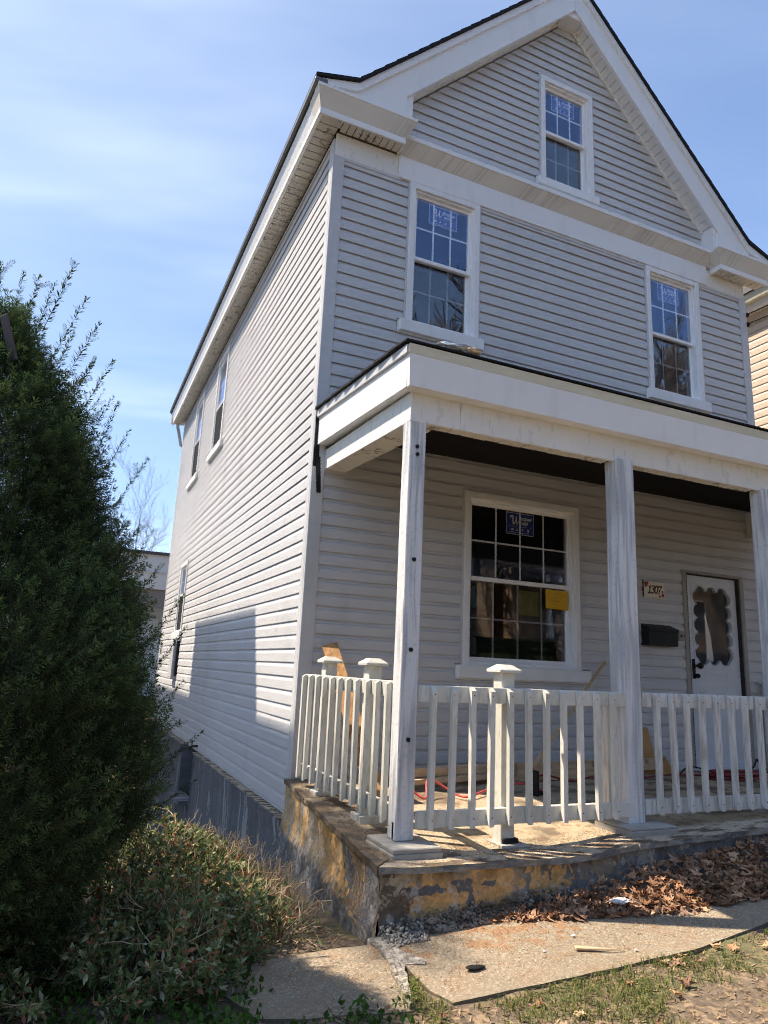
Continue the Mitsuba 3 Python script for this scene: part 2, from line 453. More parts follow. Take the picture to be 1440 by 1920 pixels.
def brick_col(p, n, uv):
    r = dr.floor(p.z / 0.075)
    u = (p.x + p.y) / 0.215 + 0.5 * (r - 2 * dr.floor(r / 2))
    fx, fz = u - dr.floor(u), p.z / 0.075 - r
    j = dr.select((fx < 0.05) | (fz < 0.13), 1.0, 0.0)
    c = cell_rand(dr.floor(u), r, 2.0)
    return mix(mix((0.30, 0.19, 0.115), (0.44, 0.31, 0.20), c), C3(0.36, 0.33, 0.29), mi.Float(j))


mat('brick', brick_col, 0.9, 0.15)
mat('opp_yellow', (0.50, 0.36, 0.13), 0.7, 0.2)
mat('hedge', lambda p, n, uv: mix((0.014, 0.022, 0.010), (0.035, 0.048, 0.02), fbm(p.x * 3, p.y * 3, p.z * 3, 4)), 0.9, 0.1)
mat('bark', lambda p, n, uv: mix((0.10, 0.085, 0.075), (0.20, 0.175, 0.155), fbm(p.x * 12, p.y * 12, p.z * 3, 3)), 0.9, 0.1)
mat('far_bark', (0.24, 0.225, 0.215), 0.9, 0.1)
mat('utility_wood', (0.14, 0.11, 0.085), 0.9, 0.1)
vc = {'type': 'mesh_attribute', 'name': 'vertex_color'}
scene['foliage'] = {'type': 'principledthin', 'base_color': vc, 'roughness': 0.5, 'diff_trans': 0.5, 'eta': 1.4}
mat('dead_leaf', vc, 0.65, 0.25)
mat('twig', vc, 0.8, 0.2)
scene['glass'] = {'type': 'thindielectric', 'int_ior': 1.95, 'ext_ior': 1.0, 'specular_reflectance': rgb((0.66, 0.76, 1.0))}
scene['glass_lower'] = {'type': 'thindielectric', 'int_ior': 1.8, 'ext_ior': 1.0, 'specular_transmittance': rgb((0.5, 0.5, 0.52))}
mat('pad', lambda p, n, uv: mix((0.25, 0.235, 0.205), (0.42, 0.40, 0.36), fbm(p.x * 18, p.y * 18, p.z * 30, 4)), 0.9, 0.15)
scene['door_glass'] = {'type': 'thindielectric', 'int_ior': 1.28, 'ext_ior': 1.0}


# ------------------------------------------------------------------ the ground
def slab_z(x, y=0):
    return -0.315 + 0.06 * np.clip(x, -3, 6)


def ground_z(x, y):
    front = slab_z(x) - 0.013
    back = -0.40 - 0.135 * np.clip(y + 2.1, 0, 4.0) - 0.26 * np.clip(y - 1.9, 0, 4.0)
    w = np.clip((y + 2.9) / 0.6, 0, 1) * np.clip((np.where(y > -2.2, 0.9, 0.1) - x) / 0.5, 0, 1)
    z = front * (1 - w) + back * w
    inner = np.clip((y + 2.3) / 0.3, 0, 1) * np.clip((x + 0.25) / 0.2, 0, 1)
    z = z * (1 - inner) + np.minimum(z, -0.5) * inner
    far = np.clip((-y - 4.5) / 4.0, 0, 1)
    z = z * (1 - far) + (-0.75) * far
    rise = np.clip((-y - 17.0) / 5.0, 0, 1)
    z = z + rise * 3.1 * (y < 0)
    p = np.stack([np.broadcast_to(x, np.broadcast(x, y).shape), np.broadcast_to(y, np.broadcast(x, y).shape), np.zeros(np.broadcast(x, y).shape)], -1)
    amp = np.where((y > -8) & (y < 12), 1.0, 0.3)
    return z + amp * ((0.035 - 0.022 * np.exp(-((y + 3.0) / .25) ** 2)) * (meshkit.fbm(p * 2.2, 3, 4) - 0.5) + 0.014 * (meshkit.fbm(p * 9, 3, 6) - 0.5))


gx = np.concatenate([-np.geomspace(300, 3.2, 30), np.arange(-3.0, 3.2, 0.04), np.geomspace(3.3, 300, 40)])
gy = np.concatenate([-np.geomspace(300, 5.2, 46), np.arange(-5.0, 1.2, 0.04), np.geomspace(1.3, 300, 40)])
GX, GY = np.meshgrid(gx, gy, indexing='ij')
GZ = ground_z(GX, GY)
gi = np.arange(len(gx) * len(gy)).reshape(len(gx), len(gy))
gf = np.stack([gi[:-1, :-1], gi[1:, :-1], gi[1:, 1:], gi[:-1, 1:]], -1).reshape(-1, 4)
struct('ground', (np.stack([GX, GY, GZ], -1).reshape(-1, 3), gf), 'soil', 'bare brown soil with sparse grass in front of the concrete walk', 'ground', smooth=True)


def rough_poly(pts, amp, seed, step=0.02):
    pts = np.asarray(pts, float)
    out = []
    for a, b in zip(pts, np.roll(pts, -1, 0)):
        n = max(1, int(np.linalg.norm(b - a) / step))
        for k in range(n):
            out.append(a + (b - a) * k / n)
    out = np.array(out)
    q = np.stack([out[:, 0] * 9, out[:, 1] * 9, np.full(len(out), seed)], -1)
    out[:, 0] += amp * (meshkit.fbm(q, 3, seed) - 0.5) * 2
    out[:, 1] += amp * (meshkit.fbm(q + 7.3, 3, seed + 1) - 0.5) * 2
    p = Polygon(out)
    return p if p.is_valid else p.buffer(0)


def slab_mesh(poly, thick, lift=0.0, dens=.06, amp=.006, freq=4):
    m = trimesh.creation.extrude_polygon(poly, thick, engine='earcut')
    v, f = trimesh.remesh.subdivide_to_size(m.vertices, m.faces, dens, max_iter=12)
    m = trimesh.Trimesh(v, f, process=True)
    v = np.array(m.vertices)
    z = v[:, 2] - thick + slab_z(v[:, 0]) + lift
    z += amp * (meshkit.fbm(np.stack([v[:, 0] * freq, v[:, 1] * freq, v[:, 0] * 0], -1), 4, 2) - 0.5)
    return trimesh.Trimesh(np.stack([v[:, 0], v[:, 1], z], -1), m.faces, process=False)


walk = rough_poly([(-0.267, -2.985), (0.055, -3.0), (0.46, -3.02), (0.9, -3.03), (1.47, -2.96), (2.4, -2.93), (4.2, -2.9), (4.2, -2.27), (-0.24, -2.27), (-0.262, -2.45), (-0.30, -2.70), (-0.30, -2.86)], 0.008, 3)
labels['concrete_walk'] = {'label': 'cracked sandy concrete walk along the foot of the porch base', 'category': 'walk', 'kind': 'structure'}
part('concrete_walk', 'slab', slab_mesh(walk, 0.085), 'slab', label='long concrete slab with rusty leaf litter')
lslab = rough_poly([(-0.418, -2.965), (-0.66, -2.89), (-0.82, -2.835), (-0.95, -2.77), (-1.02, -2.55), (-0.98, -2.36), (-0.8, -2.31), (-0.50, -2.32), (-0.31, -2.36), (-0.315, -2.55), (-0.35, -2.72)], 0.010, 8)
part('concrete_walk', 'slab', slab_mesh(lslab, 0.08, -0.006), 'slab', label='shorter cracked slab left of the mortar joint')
crack = rough_poly([(-0.325, -2.33), (-0.235, -2.33), (-0.245, -2.46), (-0.20, -2.62), (-0.225, -2.66), (-0.29, -2.62), (-0.33, -2.74), (-0.395, -2.90), (-0.425, -2.94), (-0.37, -2.72), (-0.335, -2.52)], 0.020, 5, 0.012)
part('concrete_walk', 'mortar_joint', slab_mesh(crack, 0.03, 0.007, .012, .022, 26), 'mortar', label='crumbling whitish mortar in the crack')
struct('road', box(-200, 200, -15.5, -9.5, -0.80, -0.70), 'asphalt', 'asphalt street across the lawn behind the viewer', 'road')

# ------------------------------------------------------------------ the house
H = thing('house', 'two storey gray vinyl sided house with steep front gable and white trim', 'house')
RX, RZ = 2.75, 8.98
front_openings, left_openings = [], []           # (u0, u1, z0, z1) where siding stops
WIN_F = [  # casing u0 u1 z0 z1, sill u0 u1 z0 z1, mid z, columns, label
    (1.49, 2.81, 0.93, 2.535, 1.435, 2.915, 0.815, 0.93, 1.725, 4, 'large double hung window with notices in it behind the porch'),
    (0.795, 1.60, 4.10, 5.62, 0.73, 1.655, 3.985, 4.10, 4.83, 3, 'upstairs window above the left end of the porch roof'),
    (3.865, 4.70, 4.06, 5.61, 3.825, 4.77, 3.945, 4.06, 4.80, 3, 'upstairs window near the right corner'),
    (2.385, 3.125, 6.25, 7.615, 2.335, 3.18, 6.15, 6.25, 6.93, 3, 'attic window in the gable')]
WIN_L = [
    (4.62, 5.45, 4.085, 5.66, 4.45, 5.52, 3.975, 4.085, 4.83, 3, 'nearer upstairs window of the sunlit side wall'),
    (6.72, 7.55, 4.085, 5.66, 6.60, 7.65, 3.975, 4.085, 4.83, 3, 'farther upstairs window of the sunlit side wall'),
    (6.62, 7.38, 1.33, 2.53, 6.52, 7.45, 1.21, 1.33, 1.97, 2, 'ground floor window of the sunlit side wall')]
for w in WIN_F:
    front_openings += [(w[0] - .018, w[1] + .018, w[2] - .05, w[3] + .018), (w[4] - .018, w[5] + .018, w[6] - .018, w[7] + .01)]
for w in WIN_L:
    left_openings += [(w[0] - .018, w[1] + .018, w[2] - .05, w[3] + .018), (w[4] - .018, w[5] + .018, w[6] - .018, w[7] + .01)]
DOOR = (4.20, 5.12, 0.0, 2.05)
front_openings.append((DOOR[0] - .002, DOOR[1] + .002, -0.3, DOOR[3] + .002))

con = lambda c: (lambda z: c)
PROF_FRONT = [(0.015, 0.0130), (-0.025, 0.0175), (0.01, 0.0190), (0.60, 0.0178), (0.655, 0.0165), (0.74, 0.0075), (1.0, 0.0015), (1.30, 0.0010)]
PROF_SIDE = [(0.01, 0.0120), (-0.025, 0.0150), (0.01, 0.0160), (0.60, 0.0150), (0.66, 0.0140), (0.76, 0.0095), (1.0, 0.0035), (1.30, 0.0015)]
PROF = PROF_FRONT


def course(z0, h, ul, ur, lo=-1.0, hi=9.0):
    """One lapped siding board; lo and hi (in board heights) cut it where it meets a window head or sill."""
    rows = [(f, d) for f, d in PROF if lo - 1e-6 <= f <= hi + 1e-6]
    fs, ds = [p[0] for p in PROF[1:]], [p[1] for p in PROF[1:]]
    if lo > -.1: rows = [(lo, float(np.interp(lo, fs, ds)))] + rows
    if hi < 1.3: rows.append((hi, float(np.interp(hi, fs, ds))))
    v = []
    for fz, d in rows:
        z = z0 + fz * h
        v += [(ul(z), d, z), (ur(z), d, z)]
    q = np.array([[2 * i, 2 * i + 1, 2 * i + 3, 2 * i + 2] for i in range(len(rows) - 1)])
    return trimesh.Trimesh(np.array(v), np.vstack([q[:, [0, 1, 2]], q[:, [0, 2, 3]]]), process=False)


def side_wall(M, z_start, z_end, h, ul, ur, openings, seams=(), name='siding_board'):
    k, z0 = 0, z_start
    while z0 < z_end - 0.01:
        hh = min(h, z_end - z0)
        zm = z0 + hh / 2
        hit = [o for o in openings if o[2] < z0 + hh * 0.97 and o[3] > z0 + hh * 0.03]
        for o in hit:
            for l_, h_ in ((-1.0, (o[2] - z0) / h), ((o[3] - z0) / h, 9.0)):
                if (l_ < 0 and h_ < .06) or (l_ >= 0 and l_ > .96): continue
                za, zb = (z0, o[2]) if l_ < 0 else (o[3], z0 + hh)
                iv = [(max(o[0], ul(zm)), min(o[1], ur(zm)))]
                for q in hit:
                    if q is not o and q[2] < zb - .002 and q[3] > za + .002:
                        iv = [(a_, b_) for s0, s1 in iv for a_, b_ in ((s0, min(s1, q[0])), (max(s0, q[1]), s1)) if b_ - a_ > .004]
                for a_, b_ in iv: part(H, name, at(course(z0, hh, con(a_), con(b_), l_, h_), M), 'vinyl')
        cuts = []
        for c0, c1 in sorted((o[0], o[1]) for o in hit):
            if cuts and c0 <= cuts[-1][1]: cuts[-1] = (cuts[-1][0], max(c1, cuts[-1][1]))
            else: cuts.append((c0, c1))
        pieces, a = [], None
        lo, hi = ul(zm), ur(zm)
        spans, cur = [], None
        prev = ul
        for c0, c1 in cuts:
            if c1 <= lo or c0 >= hi: continue
            spans.append((prev, (lambda c: (lambda z: c))(c0)))
            prev = (lambda c: (lambda z: c))(c1)
        spans.append((prev, ur))
        for fl, fr in spans:
            if fr(zm) - fl(zm) < 0.012: continue
            s = [x for x in seams[(k // 2) % len(seams)] if fl(zm) + 0.3 < x < fr(zm) - 0.3] if seams else []
            edges = [fl] + [(lambda c: (lambda z: c))(x) for x in s] + [fr]
            for i, (e0, e1) in enumerate(zip(edges[:-1], edges[1:])):
                m = course(z0, hh, e0, (e1 if i == len(edges) - 2 else (lambda f: (lambda z: f(z) + 0.012))(e1)))
                j = (rng.random() - 0.5) * 0.0016 + (0.0012 if i % 2 else 0)
                part(H, name, at(m, moved(M, 0, 0, 0) @ np.array([[1, 0, 0, 0], [0, 1, 0, j], [0, 0, 1, (rng.random() - .5) * .001], [0, 0, 0, 1.0]])), 'vinyl')
        z0 += h
        k += 1


h1 = 0.1143
side_wall(FRONT, -0.0158, 2.98, h1, con(0.088), con(5.41), front_openings, seams=[(3.3,), (), (3.05,), ()])
side_wall(FRONT, 5.4429 - 0.1129 * 22 - 0.0, 5.62, 0.1129, con(0.088), con(5.41), front_openings, seams=[(), (2.75,), (), (3.2,), ()])
GB = 8.50            # apex of the gable siding
side_wall(FRONT, 7.6316 - 0.1148 * 14, 8.47, 0.1148, lambda z: max(0.70, RX - (GB - z) * 1.0), lambda z: min(4.83, RX + (GB - z) * 0.97), front_openings)
PROF = PROF_SIDE
side_wall(LEFT, -0.2549, 5.80, h1, con(0.088), con(9.28), left_openings + [(8.9, 9.2, 0.95, 1.17)], seams=[(3.66, 7.3), (1.9, 5.4), (0.75, 4.5, 8.1), (2.8, 6.2)])

# shell behind the siding, with its openings
gable = Polygon([(0, -0.3), (5.5, -0.3), (5.5, 5.9), (RX, 8.6), (0, 5.9)])
holes_f = unary_union([sbox(w[0] + .03, w[2], w[1] - .03, w[3] - .03) for w in WIN_F] + [sbox(4.27, 0.0, 5.05, 2.02)])
part(H, 'wall', at(extr(gable.difference(holes_f), -0.18, 0.0), FRONT), 'sheathing')
holes_l = unary_union([sbox(w[0] + .03, w[2], w[1] - .03, w[3] - .03) for w in WIN_L])
part(H, 'wall', at(extr(sbox(0.18, -0.3, 9.3, 5.9).difference(holes_l), -0.18, 0.0), LEFT), 'sheathing')
part(H, 'wall', cat([box(5.32, 5.5, 0.18, 9.3, -1.3, 5.9), at(extr(gable, 0, 0.18), moved(FRONT, 0, 9.3, 0))]), 'vinyl')
part(H, 'floor_deck', cat([box(0.18, 5.32, 0.18, 9.1, -0.1, 0.0), box(0.18, 5.32, 0.18, 9.1, 2.8, 3.0), box(0.18, 5.32, 0.18, 9.1, 5.62, 5.8)]), 'interior')
part(H, 'partition_wall', cat([box(0.19, 5.31, 3.6, 3.7, 0, 5.6), box(3.4, 3.5, 0.19, 3.6, 0, 2.8), box(2.75, 2.8, 0.19, 3.6, 3.0, 5.6), box(2.6, 2.7, 3.7, 9.1, 0, 5.6), box(0.4, 5.1, 3.2, 3.3, 5.8, 8.4), box(0.19, 2.6, 6.1, 6.2, 0, 5.6)]), 'interior')
# corner posts
for key, (mx, my) in enumerate(((0, 0), (5.5, 0))):
    s = 1 if mx == 0 else -1
    zt = 5.63 if s == 1 else 5.62
    m = [cbox(mx - s * 0.027, mx + s * 0.088, -0.028, 0.0, -0.26 if s == 1 else 0.0, zt, .004), cbox(mx - s * 0.0275, mx, -0.0005, 0.088, -0.262, 5.80, .004)]
    part(H, 'corner_post', cat(m), 'vinyl')
part(H, 'corner_post', cbox(-0.019, 0.0, 9.28, 9.36, -0.26, 5.8, .004), 'vinyl')
# starter strip and dark gap under the side siding, top receiver
part(H, 'starter_strip', cbox(-0.012, 0.0, 0.09, 9.28, -0.285, -0.257, .003), 'vinyl')
part(H, 'top_channel', cat([cbox(-0.022, 0, 0.0, 9.3, 5.795, 5.825, .003), cbox(0.09, 0.70, -0.027, 0, 5.595, 5.628, .003), cbox(1.62, 3.845, -0.027, 0, 5.585, 5.617, .003), cbox(4.72, 5.41, -0.027, 0, 5.585, 5.617, .003)]), 'vinyl')
part(H, 'eave_frieze', cbox(-0.010, 0, 0, 9.3, 5.825, 5.872, .002), 'dark_gap')


# ------------------------------------------------------------------ windows
mat('screen', (0.030, 0.032, 0.036), 0.8, 0.1)
def script_W(h):
    """A slanted brush letter W as strokes in (x, z), height h."""
    pts = [np.array(s) * h for s in ([(-0.28, .70), (-.22, .92), (.02, .98), (.10, .78), (.06, .40), (.12, .06), (.22, .05)], [(.22, .05), (.42, .40), (.56, .92)], [(.56, .92), (.50, .45), (.56, .07), (.68, .06)], [(.68, .06), (.90, .45), (1.02, .88), (1.16, .95)])]
    ms = []
    wd = [0.13, .055, .13, .055]
    for s, w in zip(pts, wd):
        for a, b in zip(s[:-1], s[1:]):
            d = (b - a) / np.linalg.norm(b - a)
            n = np.array([-d[1], d[0]]) * w * h / 2
            ms.append(Polygon([a + n - d * .015 * h, b + n + d * .015 * h, b - n + d * .015 * h, a - n - d * .015 * h]))
    u = unary_union(ms).buffer(0.004 * h)
    return extr(u, 0, 0.0012)


def text_uz(s, h, slant=0.25, bold=False):
    m = meshkit.text_mesh(s, h, 0.0012, bold)
    v = np.array(m.vertices)
    return trimesh.Trimesh(np.stack([v[:, 0] + slant * v[:, 1], v[:, 2], v[:, 1]], -1), m.faces, process=False)


def shift(m, u=0, d=0, z=0):
    m = m.copy()
    m.apply_translation((u, d, z))
    return m


def frame4(u0, u1, z0, z1, wl, wr, wb, wt, d0, d1, c=.003):
    ms = [cbox(u0, u0 + wl, d0, d1, z0, z1, c), cbox(u1 - wr, u1, d0, d1, z0, z1, c)]
    if wt: ms.append(cbox(u0 + wl - .0005, u1 - wr + .0005, d0, d1 - .0007, z1 - wt, z1, c))
    if wb: ms.append(cbox(u0 + wl - .0005, u1 - wr + .0005, d0, d1 - .0007, z0, z0 + wb, c))
    return cat(ms)


def window(M, w, sticker=None, flat=False):
    u0, u1, z0, z1, s0, s1, sz0, sz1, zm, cols, lab = w
    W = part(H, 'window', at(cat([frame4(u0, u1, z0, z1, .058, .058, .006, .062, -.01, .030 if flat else .038)]), M), 'trim', label=lab)
    part(W, 'channel', at(frame4(u0 - .016, u1 + .016, z0 - .0, z1 + .014, .0155, .0155, 0, .0135, 0, .029, .002), M), 'vinyl')
    part(W, 'sill', at(cat([cbox(s0, s1, -.01, .062, sz0, sz1, .004), cbox(s0 - .012, s1 + .012, 0, .029, sz0 - .014, sz0 + .0, .003), cbox(s0 - .012, s0 - .001, 0, .029, sz0, sz1, .003), cbox(s1 + .001, s1 + .012, 0, .029, sz0, sz1, .003)]), M), 'trim')
    a, b = u0 + .058, u1 - .058
    part(W, 'frame', at(frame4(a + .0005, b - .0005, z0 + .005, z1 - .061, .022, .022, .030, .022, -.10, .010 if flat else .014), M), 'window_vinyl')
    a, b = a + .022, b - .022
    zt, zb = z1 - .083, z0 + .036
    # upper sash (outside), lower sash (set back)
    for nm, (p0, p1, dd) in (('upper_sash', (zm - .022, zt, .004 if flat else -.020)), ('lower_sash', (zb, zm + .018, -.030 if flat else -.058))):
        st = .026
        part(W, nm, at(frame4(a, b, p0, p1, st, st, .040, .030, dd - .030, dd, .004), M), 'window_vinyl')
        g0, g1, q0, q1 = a + st, b - st, p0 + .040, p1 - .030
        pane = trimesh.Trimesh([(g0 - .004, dd - .012, q0 - .004), (g1 + .004, dd - .012, q0 - .004), (g1 + .004, dd - .012, q1 + .004), (g0 - .004, dd - .012, q1 + .004)], [[0, 1, 2], [0, 2, 3]], process=False)
        part(W, 'pane', at(pane, M), 'glass' if nm == 'upper_sash' else 'glass_lower')
        if flat and nm == 'lower_sash':
            part(W, 'insect_screen', at(cat([frame4(a, b, p0, p1 - .02, .018, .018, .018, .018, -.006, .004, .002), extr(sbox(a + .015, p0 + .015, b - .015, p1 - .035), -.003, -.001)]), M), 'screen')
        bars = [cbox(g0 + (g1 - g0) * k / cols - .0085, g0 + (g1 - g0) * k / cols + .0085, dd - .022, dd - .015, q0, q1, .002) for k in range(1, cols)]
        bars.append(cbox(g0, g1, dd - .0225, dd - .0145, (q0 + q1) / 2 - .0085, (q0 + q1) / 2 + .0085, .002))
        part(W, 'grille', at(cat(bars), M), 'window_vinyl')
        if sticker and nm == 'upper_sash':
            c = g0 + (g1 - g0) * sticker
            sw, sh = 0.325, 0.215
            l, t = c - sw / 2, q1 - 0.012
            ds = dd - .0265
            part(W, 'sticker', at(extr(sbox(l, t - sh, l + sw, t), ds - .001, ds), M), 'sticker_blue', label='square blue sticker of a window maker')
            e = .005
            let = [extr(sbox(l, t - sh, l + sw, t).difference(sbox(l + e, t - sh + e, l + sw - e, t - e)), 0, .0012),
                   shift(script_W(.085), l + .075, 0, t - .115), shift(text_uz('indow', .034, bold=True), l + .160, 0, t - .068), shift(text_uz('orld', .034, bold=True), l + .165, 0, t - .112),
                   extr(sbox(l + .03, t - .135, l + sw - .03, t - .1335), 0, .0012)]
            for k, wd in enumerate((.030, .018, .018, .022)):
                let.append(extr(sbox(l + .06 + k * .062, t - .175, l + .06 + k * .062 + wd, t - .157), 0, .0012))
            for k in range(12):
                let.append(extr(sbox(l + .04 + k * .02, t - .196, l + .04 + k * .02 + .013, t - .192), 0, .0012))
            part(W, 'sticker_lettering', at(shift(cat(let), 0, ds + .0004, 0), M), 'sticker_white')
    return W


for i, w in enumerate(WIN_F):
    window(FRONT, w, sticker=(0.505, 0.52, 0.49, 0.49)[i])
for w in WIN_L:
    window(LEFT, w, flat=True)

# ------------------------------------------------------------------ front door
cx, cz, hw, hh = 4.66, 1.475, 0.245, 0.375
sc = [sbox(cx - hw + .02, cz - hh + .02, cx + hw - .02, cz + hh - .02)]
for k in range(3):
    for s in (-1, 1): sc.append(Point(cx - hw + hw * (1 / 3 + k * 2 / 3), cz + s * (hh - .035)).buffer(hw / 3 + .004, 10))
for k in range(5):
    for s in (-1, 1): sc.append(Point(cx + s * (hw - .035), cz - hh + hh * (0.2 + k * 0.4)).buffer(hh / 5 + .002, 10))
scal = unary_union(sc)
D = part(H, 'door', at(extr(sbox(4.285, .012, 5.035, 2.005).difference(scal), -.055, -.015), FRONT), 'door_white', label='white front door with scalloped window behind the right railing')
part(D, 'frame', at(cat([frame4(4.20, 5.12, 0.0, 2.05, .052, .052, 0, .030, -.01, .030)]), FRONT), 'door_trim')
part(D, 'jamb', at(frame4(4.253, 5.067, 0.0, 2.019, .028, .028, 0, .012, -.06, .012), FRONT), 'dark_gap')
xy_ = np.array(scal.exterior.coords)
part(D, 'window_rim', at(tube(np.stack([xy_[:, 0], 0 * xy_[:, 0] - .013, xy_[:, 1]], -1), .006, 5), FRONT), 'door_white', smooth=True)
mat('smoked_glass', (0.012, 0.010, 0.008), 0.04, 0.35)
part(D, 'pane', at(trimesh.Trimesh([(cx - hw - .04, -.035, cz - hh - .04), (cx + hw + .04, -.035, cz - hh - .04), (cx + hw + .04, -.035, cz + hh + .04), (cx - hw - .04, -.035, cz + hh + .04)], [[0, 1, 2], [0, 2, 3]], process=False), FRONT), 'door_glass')
part(D, 'curtain', at(cat([extr(Polygon([(4.70, 1.10), (4.80, 1.10), (4.77, 1.38), (4.70, 1.62)]), -.16, -.15), extr(sbox(4.30, 1.75, 4.52, 1.95), -.30, -.29)]), FRONT), 'window_vinyl')
ln = []
def line(a, b, w=.012):
    ln.append(at(bar((a[0], -.013, a[1]), (b[0], -.013, b[1]), w, .008, up=(0, 1, 0)), FRONT))


for a, b in (((4.36, 1.92), (4.96, 1.92)), ((4.36, 1.92), (4.36, 1.03)), ((4.96, 1.92), (4.96, 1.03)), ((4.36, 1.03), (4.96, 1.03)), ((4.50, .97), (4.82, .97)), ((4.50, .90), (4.82, .90)), ((4.50, .97), (4.50, .90)), ((4.82, .97), (4.82, .90)),
             ((4.38, .84), (4.94, .84)), ((4.38, .84), (4.94, .28)), ((4.94, .84), (4.38, .28)), ((4.38, .25), (4.94, .25)), ((4.38, .84), (4.38, .25)), ((4.94, .84), (4.94, .25)), ((4.44, .84), (4.66, .60)), ((4.88, .84), (4.66, .60)), ((4.38, .14), (4.94, .14))):
    line(a, b)
part(D, 'moulding', cat(ln), 'door_white')
hd = [at(cbox(4.318, 4.360, -.015, -.004, 0.905, 1.11, .004), FRONT), at(shift(trimesh.creation.icosphere(2, .032), 4.385, .035, 1.04), FRONT), at(shift(trimesh.creation.icosphere(2, .025), 4.362, .018, 0.935), FRONT), at(bar((4.345, 0, 1.04), (4.385, .03, 1.04), .022, .022), FRONT)]
part(D, 'handle', cat(hd), 'black_metal', smooth=40, label='black door handle and lock plate')
part(D, 'threshold', cbox(4.20, 5.12, -.06, 0.05, -0.01, 0.010, .003), 'gray_paint')

# ------------------------------------------------------------------ roof, rakes, eaves, cornice
def zL(x): return RZ - (RX - x) * 1.0
def zR(x): return RZ - (x - RX) * 1.03


def roof_line(off=0.0, steps=True):
    pts = [(-0.315, 6.225 - off), (0.118, 6.348 - off)]
    L = np.linspace(0.118, RX, 23)
    for a, b in zip(L[:-1], L[1:]):
        if steps and off == 0: pts += [(a + .004, zL(a) + .016), (b, zL(b) + .002)]
        else: pts += [(b, zL(b) - off)]
    pts.append((RX, RZ + (.012 if off == 0 else -off)))
    R = np.linspace(RX, 5.385, 23)
    for a, b in zip(R[:-1], R[1:]):
        if steps and off == 0: pts += [(a, zR(a) + .002), (b - .004, zR(b) + .016)]
        else: pts += [(b, zR(b) - off)]
    pts.append((5.82, 6.115 - off))
    return pts


roof = Polygon(roof_line() + roof_line(0.035)[::-1]).buffer(0)
R_ = part(H, 'roof', at(extr(roof, -9.62, 0.262), FRONT), 'shingle')
# solid upper body so that no light leaks above the eaves
part(H, 'roof_deck', at(extr(Polygon([(-0.20, 6.14), (0.118, 6.30), (RX, RZ - .05), (5.385, 6.20), (5.7, 6.07), (5.5, 5.95), (RX, 8.60), (0, 5.95), (-0.20, 6.05)]), -9.55, -0.002), FRONT), 'sheathing')
bl = lambda x: 8.52 - (RX - x) * 1.0
br = lambda x: 8.52 - (x - RX) * 1.06
rake_band = Polygon([(-0.29, 6.13), (0.10, 6.225), (RX, RZ - .125), (5.40, 6.11), (5.76, 5.99), (5.70, 5.95), (4.885, 5.95), (4.885, br(4.885)), (RX, 8.52), (0.635, bl(0.635)), (0.635, 6.10), (-0.25, 6.10)])
left_half = rake_band.intersection(sbox(-1, 5, RX - .0015, 10))
right_half = rake_band.intersection(sbox(RX + .0015, 5, 7, 10))
for q in (left_half, right_half):
    part(H, 'rake_board', at(extr(q, .190, .212), FRONT), 'trim')
crown_l = Polygon([(-0.30, 6.190), (0.118, 6.310), (RX, RZ - .038), (RX, RZ - .135), (0.118, 6.218), (-0.29, 6.128)])
crown_r = Polygon([(RX, RZ - .038), (5.385, 6.232), (5.80, 6.085), (5.78, 6.00), (5.40, 6.120), (RX, RZ - .135)])
for q in (crown_l, crown_r):
    part(H, 'rake_crown', at(extr(q, .20, .238), FRONT), 'trim')
for s, f, x0, x1 in ((1, bl, 0.64, RX - .01), (-1, br, RX + .01, 4.88)):
    a, b = (x0, f(x0)), (x1, f(x1))
    e1 = RX - .001 if s == 1 else x1; e0 = RX + .001 if s == -1 else x0
    part(H, 'rake_lip', bar((a[0], -.199, a[1] + .010), (b[0], -.199, b[1] + .010), .040, .026, up=(-(b[1] - a[1]), 0, b[0] - a[0])), 'trim')
    d = np.array([b[0] - a[0], b[1] - a[1]]); L = np.linalg.norm(d); d /= L
    nrm = (-d[1], 0, d[0])
    part(H, 'soffit_backing', bar((a[0] + nrm[0] * .06, -.10, a[1] + nrm[2] * .06), (b[0] + nrm[0] * .06, -.10, b[1] + nrm[2] * .06), .19, .012, up=nrm), 'trim')
    n = int(L / .098)
    for k in range(n):
        t = (k + .5) / n * L
        c = np.array([a[0] + d[0] * t + nrm[0] * .038, a[1] + d[1] * t + nrm[2] * .038])
        m = bar((c[0], -.186, c[1]), (c[0], -.012, c[1]), L / n - .006, .012, up=nrm, c=.003)
        part(H, 'soffit_board', m, 'trim')
    part(H, 'rake_channel', bar((a[0] + nrm[0] * .022, -.016, a[1] + nrm[2] * .022), (b[0] + nrm[0] * .022, -.016, b[1] + nrm[2] * .022), .034, .030, up=nrm), 'trim')
for q in ((0.690, 0.712, -.05, -.001, 6.08, 6.47, .002), (4.822, 4.844, -.05, -.001, 6.05, 6.31, .002)): part(H, 'gable_side_trim', cbox(*q), 'trim')
for q in ((0.55, 0.712, -.19, -.05, 6.08, 6.50, .003), (4.822, 4.96, -.19, -.05, 6.00, 6.34, .003)): part(H, 'rake_return', cbox(*q), 'trim')
part(H, 'apex_soffit', at(extr(Polygon([(RX - .13, 8.425), (RX + .13, 8.42), (RX, 8.56)]), .004, .189), FRONT), 'trim')
# frieze boards
part(H, 'frieze_board', cbox(-0.004, 0.655, -.024, 0, 5.628, 5.872, .003), 'beam_paint')
part(H, 'frieze_board', cbox(0.658, 4.85, -.040, 0, 5.618, 5.868, .003), 'trim')
part(H, 'frieze_board', cbox(4.853, 5.504, -.024, 0, 5.618, 5.84, .003), 'beam_paint')


